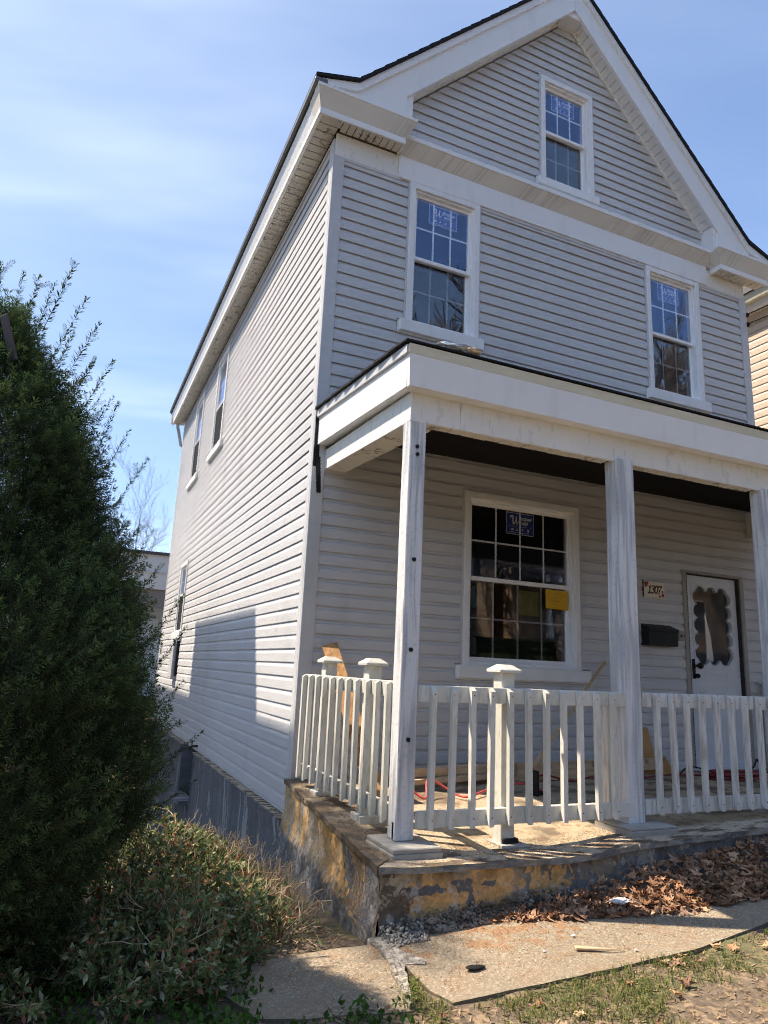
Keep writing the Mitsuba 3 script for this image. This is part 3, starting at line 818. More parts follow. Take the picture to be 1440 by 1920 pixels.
def loft(r0, z0, r1, z1):
    (a0, b0, c0, d0), (a1, b1, c1, d1) = r0, r1
    return hull([(x, y, z0) for x in (a0, b0) for y in (c0, d0)] + [(x, y, z1) for x in (a1, b1) for y in (c1, d1)])


part(H, 'cornice_crown', loft((0.66, 4.90, -.040, 0), 5.868, (0.66, 4.90, -.125, 0), 6.005), 'dirty_trim', label='water streaked crown moulding across the front')
part(H, 'cornice_ledge', loft((0.66, 4.90, -.132, 0), 6.005, (0.66, 4.90, -.132, 0), 6.052), 'trim')
part(H, 'cornice_flashing', hull([(0.66, -.13, 6.0525), (4.9, -.13, 6.0525), (0.66, 0, 6.0525), (4.9, 0, 6.0525), (0.66, 0, 6.085), (4.9, 0, 6.085)]), 'trim')
for s in (1, -1):
    f = (lambda a, b: (a, b)) if s == 1 else (lambda a, b: (5.5 - b + .06, 5.5 - a))
    dz = 0 if s == 1 else -.085
    a0, b0 = f(-.234, .644); a1, b1 = f(-.285, .735)
    part(H, 'cornice_return', loft((a0, b0, -.186, -.002), 5.930 + dz, (a1, b1, -.262, -.002), 6.098 + dz), 'dirty_trim', label='water streaked boxed cornice end')
    part(H, 'cornice_return_lip', cat([frame for frame in (cbox(a0 - .004, b0 + .004, -.196, -.178, 5.868 + dz, 5.931 + dz, .003), cbox(b0 - .014 if s == 1 else a0 - .004, b0 + .004 if s == 1 else a0 + .014, -.18, -.025, 5.868 + dz, 5.931 + dz, .003))]), 'trim')
    part(H, 'cornice_return_top', cbox(a1 - .004, b1 + .004, -.268, -.002, 6.098 + dz, 6.132 + dz, .003), 'trim')
    part(H, 'soffit_backing', box(a0 + .01, b0 - .01, -.18, -.025, 5.899 + dz, 5.905 + dz), 'dark_gap')
    n = 9
    for k in range(n):
        xs0 = .012 if s == 1 else a0 + .02
        x0, x1 = xs0 + (b0 - .014 - xs0) * k / n, xs0 + (b0 - .014 - xs0) * (k + 1) / n
        part(H, 'soffit_board', cbox(x0 + .004, x1 - .004, -.165, -.03, 5.882 + dz + rng.random() * .003, 5.895 + dz, .003), 'old_paint')
    part(H, 'soffit_edge', cbox(a0 + .01, b0 - .014, -.178, -.166, 5.872 + dz, 5.90 + dz, .002), 'old_paint')
# left eave: soffit boards, lip, sloping fascia, gutter strip
n = 96
for k in range(n):
    y0, y1 = -.166 + 9.786 * k / n, -.166 + 9.786 * (k + 1) / n
    part(H, 'soffit_board', cbox(-.205, .008 if y1 < .03 else -.010, y0 + .005, y1 - .006, 5.879 + rng.random() * .004, 5.893, .003), 'old_paint')
part(H, 'soffit_backing', box(-.22, 0.0, -.18, 9.62, 5.8965, 5.8985), 'dark_gap')
part(H, 'eave_lip', cbox(-.240, -.206, -.178, 9.66, 5.866, 5.931, .004), 'trim')
part(H, 'eave_fascia', loft((-.234, -.19, -.17, 9.66), 5.9315, (-.282, -.19, -.17, 9.66), 6.105), 'trim')
part(H, 'eave_cap', cbox(-.29, -.20, -.15, 9.66, 6.105, 6.135, .003), 'dark_gap')
part(H, 'eave_drip', cbox(-.322, -.20, -.255, 9.66, 6.128, 6.194, .008), 'dark_drip', smooth=40)
part(H, 'downspout', cat([tube([(-.14, 9.48, 5.88), (-.14, 9.48, 5.80), (-.03, 9.50, 5.40), (.10, 9.52, 5.30), (.12, 9.52, 0)], .035, 8)]), 'gutter', smooth=40)
part(H, 'eave_end', box(-.28, 0, 9.60, 9.66, 5.90, 6.2), 'trim')

# foundation of the side
fy = np.linspace(0.02, 9.3, 300); fz = np.linspace(-2.5, -0.29, 50)
FY, FZ = np.meshgrid(fy, fz, indexing='ij')
FX = -0.065 - 0.02 * meshkit.fbm(np.stack([FY * 3, FZ * 3, FY * 0], -1), 4, 3) - 0.015 * np.clip((FZ + .36) / .07, -1, 0)
ii = np.arange(FY.size).reshape(FY.shape)
ff = np.stack([ii[:-1, :-1], ii[1:, :-1], ii[1:, 1:], ii[:-1, 1:]], -1).reshape(-1, 4)
keep = ~((FY[:-1, :-1] > 4.05) & (FY[:-1, :-1] < 4.95) & (FZ[:-1, :-1] > -.92)).reshape(-1)
part(H, 'foundation', (np.stack([FX, FY, FZ], -1).reshape(-1, 3), ff[keep]), 'foundation', smooth=True, label='streaked gray concrete foundation wall')
part(H, 'foundation_ledge', cat([box(-.085, 0.0, 0.02, 4.05, -.302, -.288), box(-.085, 0, 4.97, 9.3, -.302, -.288), box(-.08, 0.2, 0.0, 0.03, -1.9, -.29)]), 'cap_stone')
part(H, 'basement_niche', cat([box(0.16, 0.2, 4.0, 5.0, -1.0, -.26), box(-.07, .2, 4.02, 4.05, -.94, -.29), box(-.07, .2, 4.95, 4.98, -.94, -.29), bar((-.10, 4.05, -.90), (-.10, 4.95, -.93), .2, .05)]), 'foundation')
# ------------------------------------------------------------------ the porch
P = thing('porch', 'open front porch with weathered white posts on a peeling ochre base', 'porch')
EX = [-.6, -.28, -.04, .38, .82, 1.05, 1.3, 1.9, 2.3, 3.0, 6]; EZ = [-.04, -.04, -.054, -.057, -.061, -.048, -.021, -.005, .012, .02, .02]


def fz_(x, y):
    e = np.interp(x, EX, EZ)
    t = np.clip((-y - 0.2) / 2.12, 0, 1)
    return e * t


def floor_left(y): return -0.073 + (-0.29 + 0.073) * (-y / 2.32)


def deform_slab(poly, thick, seed, amp=.004, dens=.03, lift=0.0, edge=.0):
    """A slab piece with a rough outline following the sagging porch floor; poly in (x, y)."""
    m = trimesh.creation.extrude_polygon(poly, thick, engine='earcut')
    v, f = trimesh.remesh.subdivide_to_size(m.vertices, m.faces, dens, max_iter=12)
    v = np.array(v)
    q = np.stack([v[:, 0] * 14, v[:, 1] * 14, v[:, 2] * 30], -1)
    z = v[:, 2] - thick + fz_(v[:, 0], v[:, 1]) + lift
    nz = meshkit.fbm(q, 4, seed) - .5
    v2 = np.stack([v[:, 0] + edge * (meshkit.fbm(q + 3, 3, seed) - .5), v[:, 1] + edge * (meshkit.fbm(q + 9, 3, seed) - .5), z + amp * nz], -1)
    m = trimesh.Trimesh(v2, f, process=True)
    return m


fl = Polygon([(0.10, -0.001), (0.10, -2.12), (5.5, -2.12), (5.5, -0.001)])
fx = np.arange(-.12, 5.6, .05); fy2 = np.concatenate([np.arange(-2.14, -.02, .05), [-.004]])
AX, AY = np.meshgrid(fx, fy2, indexing='ij')
AX = np.maximum(AX, floor_left(AY) + .17)
AZ = fz_(AX, AY) + .004 * (meshkit.fbm(np.stack([AX * 8, AY * 8, AX * 0], -1), 3, 5) - .5)
jj = np.arange(AX.size).reshape(AX.shape)
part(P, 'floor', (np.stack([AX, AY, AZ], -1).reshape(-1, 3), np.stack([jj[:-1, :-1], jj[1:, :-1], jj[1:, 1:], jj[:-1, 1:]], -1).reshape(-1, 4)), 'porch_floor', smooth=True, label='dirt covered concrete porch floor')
cuts = [-.29, .46, 1.04, 1.29, 2.0, 2.75, 3.6, 4.5, 5.6]
for k, (a, b) in enumerate(zip(cuts[:-1], cuts[1:])):
    yo = -2.32 + (rng.random() - .5) * .012
    pl = Polygon([(a + .002, yo), (b - .002, yo + (rng.random() - .5) * .008), (b - .002 + rng.normal() * .006, -2.11), ((a + .19 if k == 0 else a + .002), -2.11)])
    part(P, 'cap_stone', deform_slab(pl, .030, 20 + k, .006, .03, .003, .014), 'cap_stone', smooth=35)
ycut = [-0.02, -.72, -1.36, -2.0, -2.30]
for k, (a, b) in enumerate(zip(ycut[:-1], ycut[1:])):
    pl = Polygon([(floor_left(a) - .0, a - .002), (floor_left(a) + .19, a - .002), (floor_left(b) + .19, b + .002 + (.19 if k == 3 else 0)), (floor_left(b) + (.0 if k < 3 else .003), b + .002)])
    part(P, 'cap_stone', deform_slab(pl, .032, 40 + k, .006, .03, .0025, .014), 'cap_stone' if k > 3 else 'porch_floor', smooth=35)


def stucco_face(p0, p1, n, zbot, seed):
    L = np.linalg.norm(np.subtract(p1, p0))
    nu, nz = int(L / .012) + 2, 36
    t = np.linspace(0, 1, nu)
    xy = np.asarray(p0)[None] + t[:, None] * (np.asarray(p1) - np.asarray(p0))[None]
    top = fz_(xy[:, 0], xy[:, 1]) - .026
    s = np.linspace(0, 1, nz)
    Z = zbot + (top[:, None] - zbot) * s[None]
    U = t[:, None] * L + 0 * Z
    q = np.stack([U * 5, Z * 6, 0 * U], -1)
    a = meshkit.fbm(q, 4, seed)
    relief = .010 * (meshkit.fbm(q * 3, 4, seed + 2) - .5) + .007 * np.clip((a - .5) * 14, -1, 1) * .5 + .03 * (meshkit.fbm(q * .5, 2, seed + 5) - .5)
    bulge = .035 * np.clip((-.24 - Z) / .10, 0, 1) * (0.6 + .8 * (meshkit.fbm(q * 2, 3, seed + 8) - .2))
    D = relief + bulge
    V = np.stack([xy[:, 0:1] + n[0] * D, xy[:, 1:2] + n[1] * D, Z], -1)
    i = np.arange(nu * nz).reshape(nu, nz)
    F = np.stack([i[:-1, :-1], i[1:, :-1], i[1:, 1:], i[:-1, 1:]], -1).reshape(-1, 4)
    return V.reshape(-1, 3), F


v1, f1 = stucco_face((-.268, -2.292), (5.58, -2.292), (0, -1), -.42, 4)
v2, f2 = stucco_face((-.062, 0.0), (-.268, -2.292), (-1, -.09), -.80, 6)
part(P, 'base_wall', (v1, f1), 'stucco', smooth=True, label='front of the porch base with peeling ochre and gray stucco')
part(P, 'base_wall', (v2, f2), 'stucco', smooth=True, label='left end of the porch base with stained ochre stucco')
# diamond wire lath showing at the corner
lath = []
for k in range(34):
    for s in (1, -1):
        y0 = -2.285 + k * .014
        a, b = np.array([floor_left(y0) - .0, y0, -.33]), np.array([0, y0 + s * .075 + (0 if s > 0 else 0), -.12 + .05 * math.sin(k * 1.7)])
        b[0] = floor_left(b[1]); a[0] -= .007 + .01; b[0] -= .007
        if -2.29 < b[1] < -1.86: lath.append((a, b, .0009, .0009))
part(P, 'wire_lath', segs_mesh(lath, 3), 'door_trim', kind='stuff', label='exposed wire lath at the corner of the base')
ico = trimesh.creation.icosphere(0, 1.0)


def pebbles(n, fx, seed, smin, smax):
    r = np.random.default_rng(seed)
    ms = []
    for _ in range(n):
        c, s = fx(r), smin + (smax - smin) * r.random() ** 1.7
        v = np.array(ico.vertices) * s * r.uniform(.7, 1.2, 3)
        v *= 1 + .9 * (meshkit.noise(np.array(ico.vertices) * 1.3 + r.uniform(0, 99, 3), 1)[:, None] - .5)
        ms.append(trimesh.Trimesh(v + c, ico.faces, process=False))
    return cat(ms)


def rub(x0, x1, y0, y1, h):
    def f(r):
        x, t = r.uniform(x0, x1), r.random() ** 1.2
        return np.array([x, y0 + (y1 - y0) * t, slab_z(x) + h * (1 - t) * r.random() + .004])
    return f


part(P, 'rubble', pebbles(1900, rub(-.16, .80, -2.31, -2.40, .075), 3, .003, .0105), 'aggregate', kind='stuff', label='dark crumbling gravel concrete at the foot of the base')
part(P, 'rubble', pebbles(420, rub(-.28, -.08, -2.32, -2.45, .05), 4, .003, .010), 'mortar', kind='stuff', label='whitish loose gravel at the corner of the base')
# posts on pads
POSTS = [(-.083, .021, -2.052, -1.952), (1.437, 1.567, -2.09, -1.96), (2.835, 2.945, -2.07, -1.96), (5.30, 5.41, -2.07, -1.96)]
PADZ = [0.004, 0.010, 0.02, 0.02]
for k, (x0, x1, y0, y1) in enumerate(POSTS):
    lo, hi = cbox(x0, x1, y0, y1, PADZ[k], 2.30, .004), None
    v, f = trimesh.remesh.subdivide_to_size(lo.vertices, lo.faces, .12, max_iter=12)
    v = np.array(v); q = np.stack([v[:, 0] * 3 + k * 7, v[:, 1] * 3, v[:, 2] * 1.7], -1)
    v[:, 0] += .010 * (meshkit.fbm(q, 2, 3) - .5); v[:, 1] += .010 * (meshkit.fbm(q + 5, 2, 4) - .5)
    po = part(P, 'post', trimesh.Trimesh(v, f, process=False), 'post_wood', label=('weathered white porch post at the left corner', 'thicker weathered white porch post right of the big window', 'weathered white porch post at the right picture edge', 'weathered white porch post at the far right corner')[k])
    zs = ((2.131, 2.085, 1.469, .972, .503), (), (2.02,), ())[k]
    for z in zs:
        m = trimesh.creation.cylinder(.0115, .016, sections=14); m.apply_transform(trimesh.transformations.rotation_matrix(math.pi / 2, [1, 0, 0]))
        m.apply_translation((x0 + .051 + rng.normal() * .003, y0 - .001, z)); part(po, 'bolt_hole', m, 'black_rubber')
    if k == 0: part(po, 'slot', box(x0 - .0045, x0 + .006, y0 + .028, y0 + .036, .012, .09), 'black_rubber')
    cx_, cy_ = (x0 + x1) / 2, (y0 + y1) / 2
    g = fz_(cx_, cy_)
    if k == 0: pad = cat([cbox(-.165, .115, -2.205, -1.86, g - .01, g + .024, .004), cbox(-.160, .110, -2.20, -1.865, g + .0245, g + .048, .005)])
    elif k == 1: pad = cat([cbox(1.335, 1.70, -2.215, -1.90, g - .01, g + .030, .004), cbox(1.34, 1.69, -2.21, -1.905, g + .0305, g + .045, .004)])
    else: pad = cbox(cx_ - .15, cx_ + .15, cy_ - .14, cy_ + .14, g - .01, g + .04, .004)
    part(P, 'post_pad', pad, 'pad')
# beam, fascia, drip edge, roof
seamx = [-.085, .252, 1.62, 3.05, 4.4, 5.46]
for k, (a, b) in enumerate(zip(seamx[:-1], seamx[1:])):
    part(P, 'beam_board', cbox(a + .0012, b - .0012, -2.053 - .002 * (k % 2), -2.034, 2.285, 2.462, .003), 'beam_paint')
sb = lambda x0, x1, z00, z01, z10, z11, y0, y1, w: hull([(x0, y0, z00), (x0 + w, y0, z00), (x0, y0, z01), (x0 + w, y0, z01), (x1, y1, z10), (x1 + w, y1, z10), (x1, y1, z11), (x1 + w, y1, z11)])
part(P, 'beam_board', sb(-.083, .088, 2.286, 2.462, 2.515, 2.69, -2.048, -.02, .02), 'beam_paint')
part(P, 'beam_soffit', sb(-.062, .11, 2.289, 2.30, 2.518, 2.53, -1.95, -.02, .17), 'old_paint')
part(P, 'beam_board', sb(.11, .28, 2.30, 2.46, 2.53, 2.69, -1.90, -.02, .015), 'beam_paint')
part(P, 'beam_board', cbox(5.235, 5.455, -1.95, -.02, 2.50, 2.80, .004), 'beam_paint')
nb = 58
part(P, 'beam_backing', box(.0, 5.4, -2.033, -1.958, 2.304, 2.44), 'sheathing')
for k in range(nb):
    x0, x1 = .03 + 5.36 * k / nb, .03 + 5.36 * (k + 1) / nb
    if any(p[0] - .03 < (x0 + x1) / 2 < p[1] + .03 for p in POSTS): continue
    part(P, 'soffit_board', cbox(x0 + .002, x1 - .002, -2.0335, -1.950, 2.289 + rng.random() * .004, 2.303, .003), 'old_paint')
part(P, 'fascia_board', loft((-.145, 5.52, -2.150, -2.12), 2.456, (-.152, 5.53, -2.158, -2.12), 2.650), 'trim')
part(P, 'fascia_underside', hull([(-.145, -2.149, 2.4555), (5.52, -2.149, 2.4555), (-.10, -2.04, 2.463), (5.47, -2.04, 2.463), (-.1, -2.04, 2.475), (5.47, -2.04, 2.475), (-.145, -2.13, 2.475), (5.52, -2.13, 2.475)]), 'trim')
part(P, 'drip_edge', hull([(-.155, -2.160, 2.651), (5.53, -2.160, 2.651), (-.160, -2.172, 2.706), (5.535, -2.172, 2.706), (-.15, -2.1, 2.651), (5.53, -2.1, 2.651), (-.15, -2.1, 2.72), (5.53, -2.1, 2.72)]), 'cream_drip')
part(P, 'fascia_board', sb(-.150, .008, 2.458, 2.652, 2.725, 2.965, -2.118, -.022, .025), 'trim')
part(P, 'fascia_underside', sb(-.127, .03, 2.462, 2.474, 2.728, 2.742, -2.118, -.022, .08), 'trim')
part(P, 'drip_edge', cat([sb(-.170, -.012, 2.655, 2.705, 2.97, 3.045, -2.15, -.022, .03), sb(-.16, -.0, 2.652, 2.664, 2.962, 2.976, -2.15, -.022, .035)]), 'gutter')
part(P, 'end_flashing', cat([box(-.020, .03, -.03, -.021, 2.53, 2.985), bar((.02, -.035, 2.62), (.045, -.035, 2.30), .04, .004, up=(0, 1, 0))]), 'black_metal')
# layered shingle courses with a wavy outer edge
for k in range(9):
    y0, y1 = (-2.182 if k == 0 else -2.205 + k * .26), min(-2.205 + (k + 1) * .26 + .05, -.003)
    za, zb = 2.712 + .1545 * (y0 + 2.205) + .004, 2.712 + .1545 * (y1 + 2.205)
    xs = np.linspace(-.185 + (k * .26) * .075, 5.60, 120)
    top, bot = [], []
    n0 = meshkit.fbm(np.stack([xs * 3, xs * 0 + k * 5, xs * 0], -1), 3, 2) - .5
    v = np.concatenate([np.stack([xs, y0 + .02 * n0, za + (.006 if k == 0 else .012) + .009 * n0], -1), np.stack([xs, y1 + 0 * xs, zb + .004 + 0 * xs], -1), np.stack([xs, y0 + .02 * n0, za - .003 + .012 * n0], -1), np.stack([xs, y1 + 0 * xs, zb - .012 + 0 * xs], -1)])
    N = len(xs); i = np.arange(N - 1)
    qd = np.concatenate([np.stack([a + i, a + i + 1, b + i + 1, b + i], -1) for a, b in ((0, N), (2 * N, 0), (3 * N, 2 * N))] + [np.array([[0, N, 3 * N, 2 * N], [N - 1, 2 * N - 1, 4 * N - 1, 3 * N - 1]])])
    part(P, 'shingle_course', (v, qd), 'shingle')
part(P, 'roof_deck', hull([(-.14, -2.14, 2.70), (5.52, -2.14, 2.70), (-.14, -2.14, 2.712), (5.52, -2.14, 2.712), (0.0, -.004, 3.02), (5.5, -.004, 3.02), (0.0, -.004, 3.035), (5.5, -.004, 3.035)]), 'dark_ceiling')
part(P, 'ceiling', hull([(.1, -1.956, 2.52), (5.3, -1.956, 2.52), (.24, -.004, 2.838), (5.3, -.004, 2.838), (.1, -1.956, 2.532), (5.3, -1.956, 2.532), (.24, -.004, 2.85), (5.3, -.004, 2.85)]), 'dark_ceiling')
part(P, 'step', cat([cbox(2.95, 5.3, -2.62, -2.30, -.30, -.10, .01), cbox(2.95, 5.3, -2.92, -2.60, -.40, -.235, .01)]), 'cap_stone')

# ------------------------------------------------------------------ railings
def baluster(c, axis, z0, z1, w=.030, slant=.018):
    """Square picket on the outside of the rails, its ends cut at a slant; axis 'x': front railing (outer face to -y), 'y': side railing (outer face to -x)."""
    pts = []
    for a in (-w / 2, w / 2):
        for o, zz0, zz1 in ((0, z0 + .0, z1 - slant), (w, z0 + slant, z1)):
            pts += [(a, o, zz0), (a, o, zz1)]
    p = np.array(pts)
    tw = rng.normal() * .006
    p[:, 0] += tw * (p[:, 2] - .4)
    if axis == 'x': q = np.stack([c[0] + p[:, 0], c[1] + p[:, 1], p[:, 2]], -1)
    else: q = np.stack([c[0] + p[:, 1], c[1] + p[:, 0], p[:, 2]], -1)
    q += rng.normal(size=3) * .0012
    return hull(q)


def newel(R, x, y, zb, zt, w=.088, plate='rail_paint', black=False):
    k = part(R, 'newel', cbox(x - w / 2, x + w / 2, y - w / 2, y + w / 2, zb, zt, .003), 'rail_paint')
    c = w / 2 + .030
    part(k, 'cap', cat([cbox(x - c, x + c, y - c, y + c, zt, zt + .018, .003), loft((x - c + .002, x + c - .002, y - c + .002, y + c - .002), zt + .018, (x - .032, x + .032, y - .032, y + .032), zt + .046)]), 'rail_paint')
    return k


def nail(x, y, z, ax):
    m = trimesh.creation.cylinder(.0032, .004, sections=7)
    m.apply_transform(trimesh.transformations.rotation_matrix(math.pi / 2, [1, 0, 0] if ax == 'x' else [0, 1, 0]))
    m.apply_translation((x, y, z))
    return m


yb = -2.128
R = thing('porch_railing', 'white picket railing between the corner post and the thick post', 'railing', 'picket railings around the porch')
part(R, 'top_rail', cbox(.024, 1.47, yb + .037, yb + .073, .700, .787, .003), 'rail_paint')
part(R, 'bottom_rail', cbox(.024, 1.49, yb + .037, yb + .073, .066, .150, .003), 'rail_paint')
ns = []
for k, x in enumerate((.085, .209, .333, .455, .577, .700, .822, .944, 1.066, 1.190, 1.316)):
    part(R, 'baluster', baluster((x, yb), 'x', .064, .784), 'rail_paint')
    for z in (.742, .11): ns.append(nail(x + rng.normal() * .004, yb - .0005, z, 'x'))
part(R, 'nail', cat(ns), 'dark_gap', kind='stuff')
nk = newel(R, .602, yb + .118, -.050, .872)
part(nk, 'base', cbox(.535, .70, yb + .0, yb + .20, -.062, -.040, .003), 'pad')
part(nk, 'bracket', cbox(.565, .665, yb + .060, yb + .13, -.052, -.014, .004), 'black_rubber', label='black bracket under the post')
part(R, 'stub_post', cbox(1.375, 1.432, -1.99, -1.90, -.02, .70, .003), 'rail_worn')
R = thing('porch_railing', 'worn white picket railing at the right in front of the door', 'railing', 'picket railings around the porch')
part(R, 'top_rail', cbox(1.575, 2.79, yb + .037, yb + .073, .702, .790, .003), 'rail_worn')
part(R, 'bottom_rail', cbox(1.575, 2.79, yb + .037, yb + .073, .074, .160, .003), 'rail_worn')
for k, x in enumerate((1.665, 1.794, 1.918, 2.050, 2.180, 2.310, 2.440, 2.575, 2.70)):
    part(R, 'baluster', baluster((x, yb), 'x', .078, .788), 'rail_worn')
ns = [nail(x, yb - .0005, z, 'x') for x in (1.665, 1.794, 1.918, 2.05, 2.18, 2.31, 2.44, 2.575) for z in (.74, .12)]
part(R, 'nail', cat(ns), 'dark_gap', kind='stuff')
R = thing('porch_railing', 'white picket railing along the left end of the porch', 'railing', 'picket railings around the porch')
xb = -.085
part(R, 'top_rail', cbox(xb + .037, xb + .073, -1.975, -.30, .712, .800, .003), 'rail_paint')
part(R, 'bottom_rail', cbox(xb + .037, xb + .073, -1.975, -.30, .068, .152, .003), 'rail_paint')
for k in range(11):
    part(R, 'baluster', baluster((xb, -.345 - .152 * k), 'y', .060, .800), 'rail_paint')
for y, zt in ((-.60, .888), (-1.40, .880)):
    nk = newel(R, xb + .118, y, .0, zt)
    part(nk, 'base', cbox(xb + .045, xb + .20, y - .078, y + .078, -.045, .012, .004), 'rail_paint')
R = thing('wall_newel', 'short white newel post against the wall right of the door', 'post')
newel(R, 5.31, -.10, 0.0, .88)

# ------------------------------------------------------------------ small things on the wall and the porch
mb = thing('mailbox', 'black metal wall mailbox left of the front door', 'mailbox')
part(mb, 'body', hull([(3.60, -.012, 1.215), (3.99, -.012, 1.215), (3.60, -.125, 1.215), (3.99, -.125, 1.215), (3.60, -.012, 1.425), (3.99, -.012, 1.425), (3.60, -.125, 1.375), (3.99, -.125, 1.375)]), 'black_metal')
part(mb, 'lid', cat([bar((3.795, -.010, 1.432), (3.795, -.136, 1.383), .402, .006, up=(0, 0, 1)), cbox(3.594, 3.996, -.138, -.132, 1.358, 1.386, .002)]), 'black_metal')
db = thing('doorbell', 'small dark doorbell plate between the mailbox and the door', 'doorbell')
part(db, 'plate', cbox(4.105, 4.175, -.030, -.012, 1.285, 1.39, .003), 'door_trim')
part(db, 'button', cbox(4.128, 4.152, -.036, -.030, 1.325, 1.349, .003), 'black_metal')
pq = thing('house_number_plaque', 'cream tile plaque reading 1307 with dark red flowers', 'sign')
part(pq, 'tile', cbox(3.645, 3.932, -.032, -.014, 1.712, 1.880, .004), 'plaque')
part(pq, 'edge', cat([cbox(3.638, 3.6445, -.034, -.012, 1.708, 1.884, .002)]), 'plaque_ink')
def serif(ch):
    """Curly serif digits as strokes, in (x, z), about one unit high."""
    S = {'1': [[(0, .78), (.16, .98), (.16, .0)], [(-.02, .02), (.34, .02)]], '3': [[(0, .85), (.18, 1.0), (.40, .93), (.42, .70), (.2, .55), (.45, .42), (.46, .14), (.24, 0), (.0, .10)]],
         '0': [[(.24, 1.), (.05, .85), (.0, .5), (.05, .15), (.24, 0), (.43, .15), (.48, .5), (.43, .85), (.24, 1.)]], '7': [[(0, .82), (.04, .97), (.46, .97), (.24, .5), (.16, .0)]]}[ch]
    from shapely.geometry import LineString
    return unary_union([LineString(s).buffer(.085) for s in S])
dg = []
for ch, x in zip('1307', (0, .46, 1.02, 1.62)):
    dg.append(shift(extr(serif(ch), 0, .03), x, 0, 0))
dg = cat(dg); dg.apply_scale(.080)
v = np.array(dg.vertices); v[:, 0] += .2 * v[:, 2]; dg.vertices = v
part(pq, 'digits', at(shift(dg, 3.705, .0318, 1.755), FRONT), 'plaque_ink')
fl_ = []
for cx0, cz0, s in ((3.668, 1.852, .016), (3.695, 1.858, .013), (3.664, 1.826, .011), (3.905, 1.742, .016), (3.862, 1.728, .011), (3.90, 1.775, .010), (3.686, 1.835, .010)):
    for k in range(5):
        a = k * 1.257 + cx0 * 50
        fl_.append(at(shift(extr(Point(0, 0).buffer(s * .62, 5), 0, .0016), cx0 + math.cos(a) * s * .6, .0318 + k * .00011, cz0 + math.sin(a) * s * .6), FRONT))
part(pq, 'painted_flowers', cat(fl_), 'plaque_flower')


def sheet(u0, u1, z0, z1, d, curl, M, tilt=0.0):
    us, zs = np.linspace(u0, u1, 8), np.linspace(z0, z1, 8)
    U, Z = np.meshgrid(us, zs, indexing='ij')
    D = d + curl * ((Z - z1) / (z1 - z0)) ** 2 * np.sin((U - u0) * 5)
    Z = Z + tilt * (U - u0)
    i = np.arange(64).reshape(8, 8)
    m = trimesh.Trimesh(np.stack([U, D, Z], -1).reshape(-1, 3), np.vstack([np.stack([i[:-1, :-1], i[1:, :-1], i[1:, 1:]], -1).reshape(-1, 3), np.stack([i[:-1, :-1], i[1:, 1:], i[:-1, 1:]], -1).reshape(-1, 3)]), process=False)
    return at(m, M)


def lines(u0, u1, z1, d, rows, pitch, M, mt=.0022):
    r = np.random.default_rng(int(u0 * 1000)); ms = []
    for k in range(rows):
        a = u0
        while a < u1 - .01:
            w = r.uniform(.008, .03)
            if r.random() > .15: ms.append(box(a, min(a + w, u1), d, d + .0006, z1 - k * pitch - mt, z1 - k * pitch))
            a += w + .006
    return at(cat(ms), M)


for nm, (u0, u1, z0, z1, d, mt, lab, ik) in {
        'a': (2.445, 2.715, 1.505, 1.690, -.030, 'notice_orange', 'orange paper notice taped at the top right of the big window lower sash', 'ink'),
        'b': (2.165, 2.395, 1.425, 1.660, -.078, 'notice_yellow', 'yellow green paper notice inside the middle of the big window', 'ink'),
        'c': (1.63, 1.80, 1.455, 1.655, -.080, 'notice_teal', 'dull teal card inside the left side of the big window', 'teal_ink')}.items():
    t = thing('paper_notice', lab, 'notice')
    part(t, 'sheet', sheet(u0, u1, z0, z1, d, .004 if nm == 'a' else 0, FRONT, -.02), mt)
    part(t, 'print', lines(u0 + .03, u1 - .04, z1 - .03, d + (.0015 if nm != 'a' else .0015), 5 if nm == 'a' else 7, .026, FRONT), ik)

pk = bar((.19, -.135, 1.035), (.27, -1.06, -.005), .125, .022, up=(0, .75, .66))
solid('leaning_plank', pk, 'pine_brown', 'brown plank leaning in the left corner behind the side railing', 'plank')
solid('lumber_board', bar((.60, -.62, .050), (1.72, -.36, .046), .085, .038, c=.003), 'pine', 'lower short pine board lying behind the left picket railing', 'board')
solid('lumber_board', bar((.62, -.55, .105), (1.66, -.31, .100), .085, .060, c=.003), 'pine', 'upper short pine board lying behind the left picket railing', 'board')
solid('lumber_board', bar((1.62, -.42, .095), (3.62, -.16, .085), .042, .105, c=.003), 'pine', 'long pine board on edge lying behind the thick post', 'board')
solid('lumber_board', bar((1.55, -.47, .026), (3.0, -.27, .024), .09, .040, c=.003), 'pine', 'flat pine board under the long board on edge', 'board')
solid('wood_offcut', hull([(1.70, -.50, .03), (1.76, -.50, .03), (1.70, -.46, .03), (1.68, -.50, .15), (1.75, -.50, .16), (1.70, -.46, .15), (1.75, -.46, .15)]), 'pine', 'short pine offcut standing at the end of the short boards', 'offcut')
solid('plywood_scrap', hull([(3.36, -.16, .0), (3.62, -.16, .0), (3.37, -.05, .43), (3.60, -.05, .41), (3.36, -.145, .0), (3.62, -.145, .0), (3.37, -.036, .43), (3.60, -.036, .41)]), 'plywood', 'orange plywood scrap leaning on the wall behind the thick post', 'plywood')
solid('plywood_scrap', hull([(3.60, -.22, .0), (3.80, -.18, .0), (3.60, -.20, .15), (3.66, -.2, .16), (3.60, -.235, .0), (3.8, -.195, .0)]), 'plywood', 'small wedge of plywood on the floor beside the plywood scrap', 'plywood')
bm = thing('push_broom', 'wooden broom handle leaning behind the picket railing', 'broom')
part(bm, 'handle', tube([(1.56, -.965, .185), (2.3, -.53, .60), (3.05, -.09, 1.02)], .0135, 10), 'dowel', smooth=True)
part(bm, 'head', cat([cbox(1.545, 1.575, -1.03, -.93, .0, .175, .004), cbox(1.54, 1.66, -1.0, -.95, .0, .022, .004)]), 'black_rubber')


